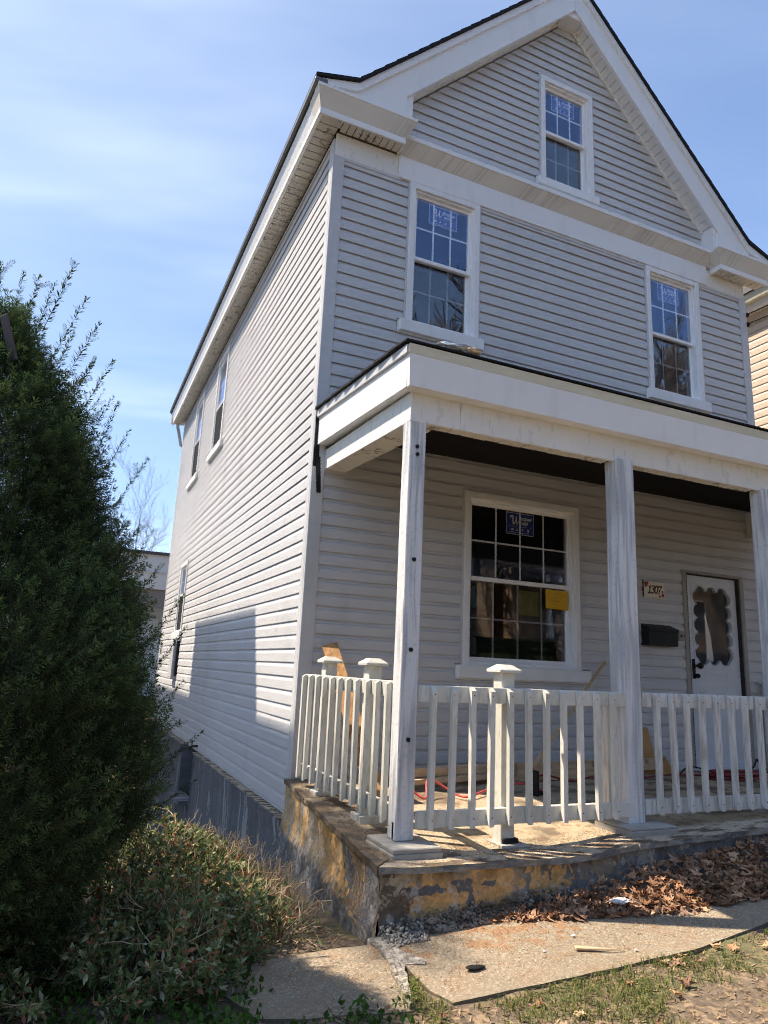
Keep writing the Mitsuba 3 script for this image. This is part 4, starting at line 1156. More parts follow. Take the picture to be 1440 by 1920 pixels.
def wander(pts, seed, z=.010, n=14, amp=.02):
    from scipy.interpolate import CubicSpline
    p = np.array(pts, float); t = np.arange(len(p))
    return CubicSpline(t, p)(np.linspace(0, len(p) - 1, n * len(p)))


solid('extension_cord', tube(wander([(.25, -.75, .01), (.42, -.82, .12), (.56, -.92, .06), (.66, -.98, .008), (.75, -.84, .10), (.92, -.9, .02), (1.02, -.98, .008), (1.25, -.86, .03), (1.5, -.84, .06), (1.7, -.9, .01)], 1), .0085, 7), 'cord_pink', 'pinkish red extension cord looping over the floor behind the left pickets', 'cord', smooth=True)
solid('extension_cord', tube(wander([(1.75, -.62, .01), (2.0, -.60, .07), (2.2, -.64, .03), (2.5, -.58, .055), (2.8, -.60, .02), (3.2, -.42, .01), (3.6, -.36, .015), (3.85, -.40, .012), (4.0, -.5, .012)], 2), .0075, 7), 'cord_red', 'dark red extension cord lying along the boards behind the thick post', 'cord', smooth=True)
th = np.linspace(0, 2 * math.pi * 6, 170)
solid('extension_cord', tube(np.stack([4.12 + (.30 + .05 * np.sin(th * .37)) * np.cos(th), -.62 + (.13 + .03 * np.cos(th * .61)) * np.sin(th), .012 + .010 * th / 6 + .008 * np.sin(th * 1.7)], -1), .009, 6), 'cord_red', 'coil of dark red extension cord on the floor before the door', 'cord', smooth=True)
solid('extension_cord', tube(wander([(3.75, -.30, .01), (3.95, -.28, .07), (4.2, -.32, .02), (4.5, -.45, .05), (4.55, -.5, .16), (4.66, -.55, .03), (4.9, -.8, .01), (5.2, -1.0, .01)], 3), .008, 6), 'cord_black', 'black cable with a raised loop in front of the door', 'cord', smooth=True)
ms = thing('trim_scrap', 'bluish gray strips of siding scrap lying behind the left pickets', 'scrap')
for k in range(3):
    part(ms, 'strip', bar((1.16 + .02 * k, -1.02 - .02 * k, .012 + .012 * k), (1.60 - .02 * k, -.62, .05 + .02 * k), .035, .004), 'gutter')
wr = trimesh.creation.icosphere(3, 1.0)
v = np.array(wr.vertices)
v = v * np.array([.105, .05, .020]) * (1 + 1.3 * (meshkit.fbm(v * 2.2, 4, 3)[:, None] - .5))
mat('rag_blue', lambda p, n, uv: mix((0.30, 0.42, 0.58), (0.75, 0.78, 0.80), smoothstep(.4, .6, fbm(p.x * 60, p.y * 60, p.z * 90, 3))), 0.7, 0.2)
rg = thing('crumpled_wrapper', 'crumpled blue and white wrapper with a tan scrap on the porch roof edge', 'wrapper')
part(rg, 'wrapper', trimesh.Trimesh(v + np.array([.135, -2.14, 2.757]), wr.faces, process=False), 'rag_blue', smooth=30)
v2 = np.array(wr.vertices); v2 = v2 * np.array([.062, .04, .017]) * (1 + .8 * (meshkit.fbm(v2 * 2.5, 3, 8)[:, None] - .5))
part(rg, 'scrap', trimesh.Trimesh(v2 + np.array([.27, -2.14, 2.765]), wr.faces, process=False), 'plaque', smooth=30)
fc = thing('outdoor_faucet', 'small dark hose faucet at the bottom of the side wall', 'faucet')
part(fc, 'spout', cat([tube([(0, 4.1, -.22), (-.09, 4.1, -.22), (-.12, 4.1, -.26)], .014, 8), tube([(-.09, 4.1, -.22), (-.09, 4.1, -.16)], .008, 6)]), 'black_metal', smooth=40)
part(fc, 'wheel', at(trimesh.creation.torus(.028, .006, 12, 6), np.array([[1, 0, 0, -.09], [0, 1, 0, 4.1], [0, 0, 1, -.155], [0, 0, 0, 1.0]])), 'black_metal', smooth=40)
ub = thing('utility_box', 'gray utility box with a dark edge under the ground floor side window', 'utility box')
part(ub, 'box', cbox(-.10, -.012, 6.72, 7.1, .55, 1.14, .006), 'gutter')
part(ub, 'conduit', tube([(-.03, 6.66, 1.17), (-.03, 6.66, .60)], .03, 8), 'black_metal', smooth=40)

# ------------------------------------------------------------------ litter on the walk, fallen leaves
solid('wood_sliver', hull([(.43, -2.83, slab_z(.43) + .006), (.445, -2.80, slab_z(.43) + .006), (.60, -2.92, slab_z(.6) + .006), (.43, -2.83, slab_z(.43) + .014), (.445, -2.80, slab_z(.43) + .014), (.595, -2.915, slab_z(.6) + .012)]), 'pine', 'pale wood sliver lying on the concrete walk', 'sliver')
scrap = trimesh.creation.icosphere(2, 1.0); v = np.array(scrap.vertices) * np.array([.045, .02, .006]) * (1 + .6 * (meshkit.fbm(np.array(scrap.vertices) * 2, 3, 2)[:, None] - .5))
solid('rubber_scrap', trimesh.Trimesh(v + np.array([-.05, -2.79, slab_z(-.05) + .010]), scrap.faces, process=False), 'black_rubber', 'flat black scrap lying on the concrete walk', 'scrap', smooth=True)
for k, (x, y, s, lab) in enumerate(((.66, -2.94, .009, 'tiny white chip near the outer edge of the walk beyond the sliver'), (.52, -2.70, .012, 'white paper bit on the walk close to the leaf pile'), (.30, -2.78, .008, 'tiny white chip on the walk left of the sliver'))):
    v = np.array(ico.vertices) * np.array([s, s * .7, .004])
    solid('paper_bit', trimesh.Trimesh(v + np.array([x, y, slab_z(x) + .007]), ico.faces, process=False), 'sticker_white', lab, 'litter')
v = np.array(scrap.vertices) * np.array([.055, .03, .012]) * (1 + 1.2 * (meshkit.fbm(np.array(scrap.vertices) * 2.5, 3, 7)[:, None] - .5))
solid('plastic_wrapper', trimesh.Trimesh(v + np.array([.93, -2.55, slab_z(.9) + .050]), scrap.faces, process=False), 'gray_paint', 'crumpled pale plastic wrapper lying on the leaf pile', 'wrapper', smooth=30)


def leaf_mesh(r, size):
    n = 15
    ang = np.linspace(-2.5, 2.5, n)
    lob = np.array([.55, .95, .50, .62, 1.0, .52, .70, 1.15, .70, .52, 1.0, .62, .5, .95, .55]) * (1 + .12 * r.normal(size=n))
    x, y = np.cos(ang) * lob, np.sin(ang) * lob * .9
    P = np.concatenate([[[-.35, 0]], np.stack([x, y], -1)])
    mid = P[1:] * .5
    V = np.concatenate([P, mid])
    k1, k2, tw = r.normal() * .7, r.normal() * .5 + .5, r.normal() * .4
    z = .45 * (k1 * V[:, 0] ** 2 + k2 * V[:, 1] ** 2 + tw * V[:, 0] * V[:, 1]) + .10 * r.normal(size=len(V))
    V3 = np.stack([V[:, 0], V[:, 1], z], -1) * size
    F = []
    for k in range(1, n):
        m0, m1 = n + k, n + k + 1
        F += [[k, k + 1, m1], [k, m1, m0], [0, m0, m1]]
    return V3, np.array(F)


LEAFC = np.array([(.31, .165, .09), (.24, .125, .068), (.38, .22, .125), (.17, .09, .052), (.46, .29, .17), (.28, .175, .115)])


def rot(r, tilt):
    a, b, c = r.uniform(0, 6.28), r.normal() * tilt, r.normal() * tilt
    return trimesh.transformations.euler_matrix(b, c, a, 'rxyz')[:3, :3]


def place_leaf(r, pos, size, tilt):
    V, F = leaf_mesh(r, size)
    return V @ rot(r, tilt).T + pos, F, np.repeat((LEAFC[r.integers(len(LEAFC))] * r.uniform(.75, 1.25))[None], len(V), 0)


def pile_top(x, y):
    h = np.interp(x, [.25, .6, .9, 1.2, 1.6, 2.2, 3.0], [.0, .015, .05, .10, .13, .13, .12])
    wdt = np.interp(x, [.25, .6, 1.2, 2.0, 3.0], [.05, .20, .40, .46, .5])
    t = np.clip((-2.31 - y) / wdt, 0, 1)
    return slab_z(x) + h * (1 - t) ** .8, wdt


def leaves(n, seed):
    r = np.random.default_rng(seed)
    V, F, Cc, o = [], [], [], 0
    for _ in range(n):
        x = .22 + 2.5 * r.random() ** .85
        wdt = pile_top(x, -2.4)[1]
        y = -2.325 - wdt * r.random() ** .85
        z = pile_top(x, y)[0] + r.uniform(-.02, .018)
        v, f, c = place_leaf(r, np.array([x, y, max(z, slab_z(x) + .006)]), r.uniform(.024, .044), .42)
        v[:, 2] = np.maximum(v[:, 2], slab_z(v[:, 0]) + .001)
        V.append(v); F.append(f + o); Cc.append(c); o += len(v)
    return np.concatenate(V), np.concatenate(F), np.concatenate(Cc)


V, F, Cc = leaves(1500, 11)
solid('leaf_pile', (V, F), 'dead_leaf', 'drift of brown maple leaves against the right part of the porch base', 'leaves', smooth=True, kind='stuff', color=Cc)
r = np.random.default_rng(21)
for k in range(46):
    x = r.uniform(.45, 1.9); wdt = pile_top(x, -2.4)[1]
    y = -2.35 - wdt * r.random() ** .8
    V, F, Cc = place_leaf(r, np.array([x, y, pile_top(x, y)[0] + .022]), r.uniform(.032, .050), .35)
    V[:, 2] = np.maximum(V[:, 2], slab_z(V[:, 0]) + .002)
    solid('fallen_leaf', (V, F), 'dead_leaf', 'curled brown maple leaf on top of the leaf drift', 'leaf', 'leaves on top of the drift', smooth=True, color=Cc)
for k, (x, y) in enumerate(((.69, -3.06), (.74, -3.10), (.84, -3.12), (.80, -3.05), (1.02, -3.05), (1.06, -3.1), (.52, -3.3), (.1, -3.25), (-.1, -3.3), (.30, -3.42), (.62, -3.25), (.42, -3.15), (1.2, -3.15), (.9, -3.4), (-.35, -3.05), (.02, -3.12))):
    V, F, Cc = place_leaf(r, np.array([x, y, float(ground_z(np.array(x), np.array(y))) + .018]), r.uniform(.026, .042), .3)
    solid('lawn_leaf', (V, F), 'dead_leaf', 'dry tan leaf lying on the soil in front of the walk', 'leaf', 'leaves scattered over the soil', smooth=True, color=np.clip(Cc * 1.25, 0, .6))
# needle and chaff litter
r = np.random.default_rng(31)
def chaff(n, xf, zf, c0, c1, lo, hi):
    a = np.array([xf(r) for _ in range(n)]); ang = r.uniform(0, 6.28, n); L = r.uniform(lo, hi, n)
    z = zf(a[:, 0], a[:, 1]) + .003
    dx, dy = np.cos(ang) * L, np.sin(ang) * L; wx, wy = -np.sin(ang) * L * .11, np.cos(ang) * L * .11
    up = r.uniform(0, .006, n)
    V = np.stack([np.stack([a[:, 0] - wx, a[:, 1] - wy, z], -1), np.stack([a[:, 0] + wx, a[:, 1] + wy, z], -1), np.stack([a[:, 0] + dx, a[:, 1] + dy, z + up + .002], -1)], 1).reshape(-1, 3)
    col = np.repeat(np.array(c0)[None] + r.random((n, 1)) * (np.array(c1) - np.array(c0))[None], 3, 0)
    return V, np.arange(3 * n).reshape(-1, 3), col
V, F, Cc = chaff(2600, lambda r: (r.uniform(-.28, 1.3) if r.random() < .75 else r.uniform(-.8, -.3), -2.42 - .5 * r.random() ** 1.3), slab_z, (.20, .09, .04), (.40, .23, .11), .006, .020)
solid('needle_litter', (V, F), 'dead_leaf', 'rusty needle litter scattered over the concrete walk', 'litter', kind='stuff', color=Cc)
V, F, Cc = chaff(2600, lambda r: (r.uniform(-.26, 1.4), -2.30 + .33 * r.random() ** .8) if r.random() < .6 else (r.uniform(-.24, .1), r.uniform(-2.2, -.3)), lambda x, y: fz_(x, y) + .004, (.06, .035, .02), (.30, .19, .10), .008, .022)
solid('porch_litter', (V, F), 'dead_leaf', 'dark leaf crumbs and dirt along the edge of the porch floor', 'litter', kind='stuff', color=Cc)
V, F, Cc = chaff(3800, lambda r: (r.uniform(-1.3, 1.7), r.uniform(-4.2, -3.0)), lambda x, y: ground_z(x, y), (.16, .10, .055), (.45, .33, .20), .012, .040)
solid('lawn_litter', (V, F), 'dead_leaf', 'dry chaff and leaf crumbs strewn over the bare soil', 'litter', kind='stuff', color=Cc)


# ------------------------------------------------------------------ grass
def grass(n, seed):
    r = np.random.default_rng(seed)
    pts = []
    while len(pts) < n:
        x, y = r.uniform(-1.4, 1.9, 4000), r.uniform(-4.3, -2.95, 4000)
        q = np.stack([x * 3.2, y * 3.2, x * 0], -1)
        den = np.clip((meshkit.fbm(q, 4, 5) - .48) * 5, 0, 1) * .75
        edge = np.exp(-((y + 3.05) / .06) ** 2) * np.clip((meshkit.fbm(q * 1.7, 3, 8) - .35) * 4, 0, 1)
        notch = ((x > -.42) & (x < -.28) & (y > -3.0) & (y < -2.72)) * 1.0
        left = (x < -.4) & (y > -3.0)
        k = (r.random(4000) < np.maximum(den, np.maximum(edge, notch))) & ~((y > -3.03) & (x > -.28)) & ~left
        pts += list(np.stack([x, y], -1)[k])
    nn = [(-.31 - .10 * t + r.normal() * .025, -2.71 - .24 * t + r.normal() * .02) for t in r.random(420)]
    p = np.concatenate([np.array(pts[:n]), np.array(nn)])
    n = len(p)
    L = r.uniform(.014, .046, n); a = r.uniform(0, 6.28, n); lean = r.uniform(.5, 1.5, n)
    z = ground_z(p[:, 0], p[:, 1]) - .002
    w = .0022
    side = np.stack([-np.sin(a), np.cos(a), 0 * a], -1) * w
    fwd = np.stack([np.cos(a), np.sin(a), 0 * a], -1)
    b = np.stack([p[:, 0], p[:, 1], z], -1)
    m = b + fwd * (L * .35 * lean)[:, None] + np.array([0, 0, 1.0]) * (L * .7)[:, None]
    t = b + fwd * (L * lean)[:, None] + np.array([0, 0, 1.0]) * (L * (1.05 - .35 * lean))[:, None]
    V = np.stack([b - side, b + side, m - side * .7, m + side * .7, t], 1).reshape(-1, 3)
    f = np.array([[0, 1, 3], [0, 3, 2], [2, 3, 4]])
    F = (f[None] + 5 * np.arange(n)[:, None, None]).reshape(-1, 3)
    c = np.array([.085, .125, .028]) + r.random((n, 1)) * np.array([.11, .10, .045])
    dry = r.random(n) < .28
    c[dry] = np.array([.30, .25, .12]) * r.uniform(.6, 1.1, (dry.sum(), 1))
    return V, F, np.repeat(c, 5, 0)


V, F, Cc = grass(9500, 3)
solid('grass', (V, F), 'foliage', 'short patchy green grass along the edge of the walk', 'grass', kind='stuff', color=Cc)


# ------------------------------------------------------------------ yew
mat('slat_gray', (0.10, 0.095, 0.10), 0.8, 0.2)
def shoot(r, L, n, nl, flat, tipstar=True, wd=.0021):
    """One yew shoot along +x: a stem and needles; returns vertices, faces, shade per vertex."""
    V, F, S = [], [], []
    w = .0016
    V += [(0, -w, 0), (0, w, 0), (L, 0, 0), (0, 0, w * 1.5)]; F += [[0, 1, 2], [1, 3, 2], [3, 0, 2]]; S += [-1] * 4
    for k in range(n):
        s = L * (k + .5) / n * 1.0
        ang = (0 if k % 2 else math.pi) + r.normal() * .45 if flat else r.uniform(0, 6.28)
        up = np.array([0, math.cos(ang), math.sin(ang)])
        fw = .45 + .35 * (s / L) + r.normal() * .12
        d = np.array([fw, 0, 0]) + up * 1.0
        d /= np.linalg.norm(d)
        l = nl * r.uniform(.75, 1.1) * (1 - .25 * (s / L) ** 4)
        sd = np.cross(d, [1, 0, 0]); sd /= np.linalg.norm(sd); sd = sd if flat else np.cross(d, up + [.3, 0, 0]) / max(1e-6, np.linalg.norm(np.cross(d, up + [.3, 0, 0])))
        if flat: sd = np.array([1, 0, 0]) - d * d[0]; sd /= np.linalg.norm(sd)
        b = np.array([s, 0, 0]); h = wd
        o = len(V)
        droop = np.array([0, 0, r.normal() * .004])
        V += [b - sd * h * .5, b + d * l * .5 + sd * h, b + d * l * .5 - sd * h, b + d * l + droop]
        F += [[o, o + 1, o + 2], [o + 1, o + 3, o + 2]]; S += [s / L] * 4
    if tipstar:
        for k in range(7):
            d = np.array([1.0, r.normal() * .55, r.normal() * .55]); d /= np.linalg.norm(d)
            sd = np.cross(d, r.normal(size=3)); sd /= np.linalg.norm(sd)
            b = np.array([L, 0, 0]); l = nl * .7; h = .0016; o = len(V)
            V += [b, b + d * l * .5 + sd * h, b + d * l * .5 - sd * h, b + d * l]; F += [[o, o + 1, o + 2], [o + 1, o + 3, o + 2]]; S += [1.1] * 4
    return np.array(V, float), np.array(F), np.array(S)


def orient(d, roll):
    d = d / np.linalg.norm(d, axis=-1, keepdims=True)
    ref = np.where(np.abs(d[:, 2:]) < .95, [[0, 0, 1.0]], [[1.0, 0, 0]])
    s = np.cross(ref, d); s /= np.linalg.norm(s, axis=1, keepdims=True)
    u = np.cross(d, s)
    c, sn = np.cos(roll)[:, None], np.sin(roll)[:, None]
    return np.stack([d, s * c + u * sn, u * c - s * sn], -1)


def scatter(variants, pos, dirs, scale, r, base, tip, stem, bright):
    vi = r.integers(len(variants), size=len(pos)); M = orient(dirs, r.normal(size=len(pos)) * .8)
    Vs, Fs, Cs, o = [], [], [], 0
    for k, (V, F, S) in enumerate(variants):
        m = np.nonzero(vi == k)[0]
        W = np.einsum('kij,nj->kni', M[m], V) * scale[m][:, None, None] + pos[m][:, None]
        c = np.where(S[None, :, None] < 0, np.array(stem), np.array(base) + np.clip(S, 0, 1)[None, :, None] ** 2 * (np.array(tip) - np.array(base))) * bright[m][:, None, None]
        Vs.append(W.reshape(-1, 3)); Cs.append(np.broadcast_to(c, W.shape).reshape(-1, 3))
        Fs.append((F[None] + (np.arange(len(m)) * len(V))[:, None, None]).reshape(-1, 3) + o); o += W.shape[0] * W.shape[1]
    return np.concatenate(Vs), np.concatenate(Fs), np.concatenate(Cs)


YC = np.array([-2.24, -2.06])
YZ = [-.62, -.54, -.35, -.15, .06, .27, .61, .97, 1.22, 1.47, 1.67, 1.86, 1.95, 2.03, 2.12, 2.21, 2.27, 2.38, 2.44]
YR = [.44, .53, .63, .71, .90, .94, .95, .86, .73, .62, .55, .48, .41, .34, .26, .19, .13, .08, .02]
r = np.random.default_rng(77)
N = 27000
z = np.empty(0)
while len(z) < N:
    q = r.uniform(-.6, 2.38, 20000); z = np.concatenate([z, q[r.random(20000) < (np.interp(q, YZ, YR) + .1) / 1.05]])
z = z[:N]; th = r.uniform(0, 2 * math.pi, N)
lump = .80 + .42 * (meshkit.fbm(np.stack([np.cos(th) * 2.6, np.sin(th) * 2.6, z * 2.4], -1), 4, 9) - .2)
dep = 1 - .50 * r.random(N) ** 1.6
rad = np.interp(z, YZ, YR) * np.clip(lump, .80, 1.12) * dep - .02
out = np.stack([np.cos(th), np.sin(th), 0 * th], -1)
pos = np.stack([YC[0] + out[:, 0] * rad, YC[1] + out[:, 1] * rad, z], -1)
dirs = out * r.uniform(.35, 1.0, (N, 1)) + np.array([0, 0, 1.0]) * r.uniform(.25, 1.0, (N, 1)) + r.normal(size=(N, 3)) * .30
shoots = [shoot(np.random.default_rng(k), .105, 20, .027, True) for k in range(7)]
patch = .25 + 1.5 * meshkit.fbm(pos * 3.4, 3, 12)
V1, F1, C1 = scatter(shoots, pos, dirs, r.uniform(.8, 1.35, N), r, (.042, .074, .042), (.10, .155, .062), (.11, .10, .055), patch * r.uniform(.8, 1.25, N))
# long leaders standing out of the crown
lead = []
for u, (x, y, zz, dx, dz, L) in enumerate([(-2.10, -2.3, 2.22, .14, 1, .34), (-2.02, -2.3, 2.25, .28, 1, .42), (-2.06, -2.3, 2.16, .2, 1, .38), (-1.98, -2.28, 2.10, .34, 1, .44), (-1.92, -2.3, 2.00, .36, 1, .44), (-1.84, -2.28, 1.86, .40, 1, .40), (-1.80, -2.28, 1.76, .42, 1, .33), (-1.70, -2.25, 1.64, .40, 1, .30),
        (-1.64, -2.2, 1.50, .48, 1, .36), (-1.60, -2.2, 1.28, .55, 1, .24), (-1.50, -2.2, 1.10, .55, 1, .22), (-1.42, -2.2, .92, .55, .9, .33), (-1.38, -2.2, .80, .5, .9, .30), (-1.34, -2.2, .62, .6, .9, .22), (-1.34, -2.2, .36, .75, .8, .34), (-1.35, -2.22, .20, .9, .7, .30), (-1.36, -2.2, .48, .8, .8, .20),
        (-2.2, -2.3, 2.24, -.05, 1, .32), (-2.30, -2.3, 2.22, -.1, 1, .32), (-2.14, -2.3, 2.26, .05, 1, .30), (-2.24, -2.2, 2.26, .03, 1, .28), (-1.74, -2.3, 1.70, .25, 1, .34), (-1.55, -2.3, 1.2, .4, 1, .28), (-1.88, -2.25, 1.92, .3, 1, .36), (-1.96, -2.2, 2.04, .2, 1, .36), (-2.4, -2.2, 2.2, -.2, 1, .36)]):
    lead.append((x, y, zz, dx, -.06 + r.normal() * .1, dz, L))
for k in range(55):
    zz = r.uniform(-.1, 2.1); a = r.uniform(0, 6.28); rr = np.interp(zz, YZ, YR) * .93
    lead.append((YC[0] + math.cos(a) * rr, YC[1] + math.sin(a) * rr, zz, math.cos(a) * .5, math.sin(a) * .5, 1, r.uniform(.16, .30)))
lead = np.array(lead)
long_ = [shoot(np.random.default_rng(90 + k), .30, 95, .030, False, wd=.0032) for k in range(6)]
V2, F2, C2 = scatter(long_, lead[:, :3], lead[:, 3:6], lead[:, 6] * .82 / .30, r, (.045, .075, .03), (.075, .115, .042), (.14, .135, .06), r.uniform(.8, 1.2, len(lead)))
side = lead[np.repeat(np.arange(len(lead)), 3)].copy()
t = r.uniform(.25, .8, len(side)); d = side[:, 3:6] / np.linalg.norm(side[:, 3:6], axis=1, keepdims=True)
V3, F3, C3_ = scatter(shoots, side[:, :3] + d * (t * side[:, 6])[:, None], d + r.normal(size=d.shape) * .6, r.uniform(.35, .7, len(side)), r, (.055, .085, .032), (.09, .125, .045), (.12, .12, .06), r.uniform(.8, 1.2, len(side)))
Y = thing('yew_shrub', 'tall dark green yew filling the left edge of the view', 'shrub')
part(Y, 'crown', (np.concatenate([V1, V2, V3]), np.concatenate([F1, F2 + len(V1), F3 + len(V1) + len(V2)])), 'foliage', kind='stuff', color=np.concatenate([C1, C2, C3_]))
segs = []
for k in range(16):
    a = k * .39 + r.normal() * .2; z1 = r.uniform(.3, 2.35); rr = np.interp(z1, YZ, YR) * .62
    p0 = np.array([YC[0] + math.cos(a) * .10, YC[1] + math.sin(a) * .10, -.72]); p1 = np.array([YC[0] + math.cos(a) * rr * .55, YC[1] + math.sin(a) * rr * .55, z1 * .55]); p2 = np.array([YC[0] + math.cos(a) * rr, YC[1] + math.sin(a) * rr, z1])
    segs += [(p0, p1, .035, .022), (p1, p2, .022, .006)]
    for j in range(14):
        q = p1 + (p2 - p1) * r.random() if j % 2 else p0 + (p1 - p0) * r.uniform(.3, 1)
        a2 = a + r.normal() * .8; l = r.uniform(.08, .2)
        segs.append((q, q + np.array([math.cos(a2), math.sin(a2), .6]) * l, .008, .002))
part(Y, 'trunk', segs_mesh(segs, 5), 'bark')
fe = solid('weathered_board', bar((-2.16, -2.42, 2.235), (-2.10, -2.38, 2.06), .050, .010), 'slat_gray', 'dark gray slat caught in the top of the yew', 'slat')

# ------------------------------------------------------------------ azalea bush
r = np.random.default_rng(41)
AC = np.array([-.98, -1.72, -.58])
segs, tips, scol = [], [], []


def azalea(p, d, L, rad, level):
    n = 3
    for k in range(n):
        d = d + r.normal(size=3) * .16 + np.array([0, 0, .04]); d /= np.linalg.norm(d)
        q = p + d * L / n
        segs.append((p, q, rad * (1 - .2 * k), rad * (1 - .2 * (k + 1)))); scol.append(level)
        if level < 3 and r.random() < (.95 if level < 2 else .7):
            for _ in range(1 if level else 2):
                e = d + r.normal(size=3) * .62 + np.array([0, 0, .18]); e /= np.linalg.norm(e)
                azalea(q, e, L * r.uniform(.5, .72), rad * .62, level + 1)
        p = q
    tips.append((p, d, level))


for k in range(54):
    a = r.uniform(0, 6.28); s = r.uniform(.2, 1.0)
    d = np.array([math.cos(a) * s, math.sin(a) * s * 1.05, r.uniform(.32, .75)]); d /= np.linalg.norm(d)
    azalea(AC + np.array([math.cos(a) * .16 * s, math.sin(a) * .2 * s, 0]), d, r.uniform(.30, .44), .0075, 0)
for k in range(14):     # bare pale twigs reaching right
    a = r.uniform(-.9, .5)
    d = np.array([math.cos(a), math.sin(a), r.uniform(.25, .8)]); d /= np.linalg.norm(d)
    azalea(AC + np.array([.16, -.05 + r.normal() * .12, .0]), d, r.uniform(.36, .46), .006, 1)
AC2 = np.array([-1.32, -2.28, -.46])
for k in range(34):     # the lower front of the bush
    a = r.uniform(0, 6.28); s = r.uniform(.3, 1.0)
    d = np.array([math.cos(a) * s, math.sin(a) * s - .25, r.uniform(.3, .7)]); d /= np.linalg.norm(d)
    azalea(AC2 + np.array([math.cos(a) * .22 * s, math.sin(a) * .2 * s, 0]), d, r.uniform(.17, .27), .0055, 0)
keepseg = [i for i, s in enumerate(segs) if s[1][2] < .06 + .05 * r.random() - .42 * max(0, s[1][0] + 1.08) and s[1][0] < (-.42 if s[1][2] > -.25 else -.36)]
B = thing('azalea_bush', 'low leafy bush with bare tan twigs beside the left end of the porch base', 'bush')
sg = [segs[i] for i in keepseg]
m = segs_mesh(sg, 4)
tc = np.array([(.26, .19, .125), (.36, .265, .17), (.52, .40, .25), (.60, .47, .30)])[np.array([min(3, scol[i]) for i in keepseg])] * r.uniform(.7, 1.2, (len(sg), 1))
part(B, 'stems', m, 'twig', color=np.repeat(tc, 8, 0))


def small_leaf(l, w):
    return np.array([(0, 0, 0), (l * .5, w, .25 * w), (l * .55, 0, -.2 * w), (l * .5, -w, .25 * w), (l, 0, -.1 * w)]), np.array([[0, 2, 1], [0, 3, 2], [1, 2, 4], [2, 3, 4]])


LV, LF = small_leaf(.034, .0075)
pos, dr_, br_ = [], [], []
for p, d, lv in tips:
    if p[2] > .05 - .50 * max(0, p[0] + 1.12) or p[0] > -.44: continue
    bare = (p[0] > -.66 and p[2] < -.08) or p[2] < -.42
    for k in range(1 if bare else r.integers(6, 11)):
        pos.append(p - d * r.uniform(0, .04)); e = d * .7 + r.normal(size=3) * .8; dr_.append(e); br_.append(r.uniform(.7, 1.3))
pos, dr_, br_ = np.array(pos), np.array(dr_), np.array(br_)
M = orient(dr_, r.normal(size=len(pos)))
W = np.einsum('kij,nj->kni', M, LV) * r.uniform(.75, 1.3, (len(pos), 1, 1)) + pos[:, None]
c = np.array([(.17, .23, .09), (.24, .29, .13), (.46, .48, .32), (.10, .15, .06), (.40, .19, .11)])[r.choice(5, len(pos), p=[.32, .26, .14, .16, .12])] * br_[:, None]
part(B, 'leaves', (W.reshape(-1, 3), (LF[None] + 5 * np.arange(len(pos))[:, None, None]).reshape(-1, 3)), 'foliage', kind='stuff', color=np.repeat(c, 5, 0))
# low green weeds and leaf litter at its foot
pos = []
for k in range(95):
    x, y = r.uniform(-1.7, -.45), r.uniform(-3.1, -2.35)
    if x > -.92 and y > -2.90: continue
    g = float(ground_z(np.array(x), np.array(y)))
    for j in range(16): pos.append((x + r.normal() * .035, y + r.normal() * .035, g + r.uniform(.005, .06)))
pos = np.array(pos)
M = orient(r.normal(size=(len(pos), 3)) + np.array([0, 0, .8]), r.normal(size=len(pos)))
W = np.einsum('kij,nj->kni', M, small_leaf(.030, .010)[0]) * r.uniform(.6, 1.2, (len(pos), 1, 1)) + pos[:, None]
c = np.array([.06, .115, .025]) * r.uniform(.6, 1.6, (len(pos), 1))
solid('ground_weeds', (W.reshape(-1, 3), (LF[None] + 5 * np.arange(len(pos))[:, None, None]).reshape(-1, 3)), 'foliage', 'low green weeds under the front of the bush', 'weeds', kind='stuff', color=np.repeat(c, 5, 0))
V, F, Cc = chaff(2600, lambda q: (q.uniform(-1.8, -.35), q.uniform(-3.1, -.9)), lambda x, y: ground_z(x, y), (.10, .065, .04), (.36, .25, .15), .02, .06)
solid('bush_litter', (V, F), 'dead_leaf', 'dry leaf litter on the soil under the bush', 'litter', kind='stuff', color=Cc)


# ------------------------------------------------------------------ bare trees
def bare_tree(name, base, height, seed, label, material, spread=.42, levels=5, trunk=.16, lean=(0, 0), twig=.006):
    r = np.random.default_rng(seed); segs = []

    def grow(p, d, L, rad, lv):
        n = 4
        for k in range(n):
            d = d + r.normal(size=3) * .09; d[2] += .03; d /= np.linalg.norm(d)
            q = p + d * L / n
            segs.append((p, q, rad, rad * .86)); rad *= .86
            if lv < levels and (k > 0 or lv > 0):
                for _ in range(1 if lv < levels - 1 else 2):
                    e = d + r.normal(size=3) * spread; e[2] += .10; e /= np.linalg.norm(e)
                    grow(q, e, L * r.uniform(.55, .72), rad * .60, lv + 1)
            p = q
    grow(np.array(base, float), np.array([lean[0], lean[1], 1.0]), height * .48, trunk, 0)
    t = thing(name, label, 'tree')
    tr = [s for s in segs if s[2] > trunk * .33]; cr = [s for s in segs if s[2] <= trunk * .33]
    part(t, 'trunk', segs_mesh(tr, 7), material, smooth=True)
    part(t, 'crown', segs_mesh([(a, b, max(x, twig), max(y, twig)) for a, b, x, y in cr], 3), material, kind='stuff')


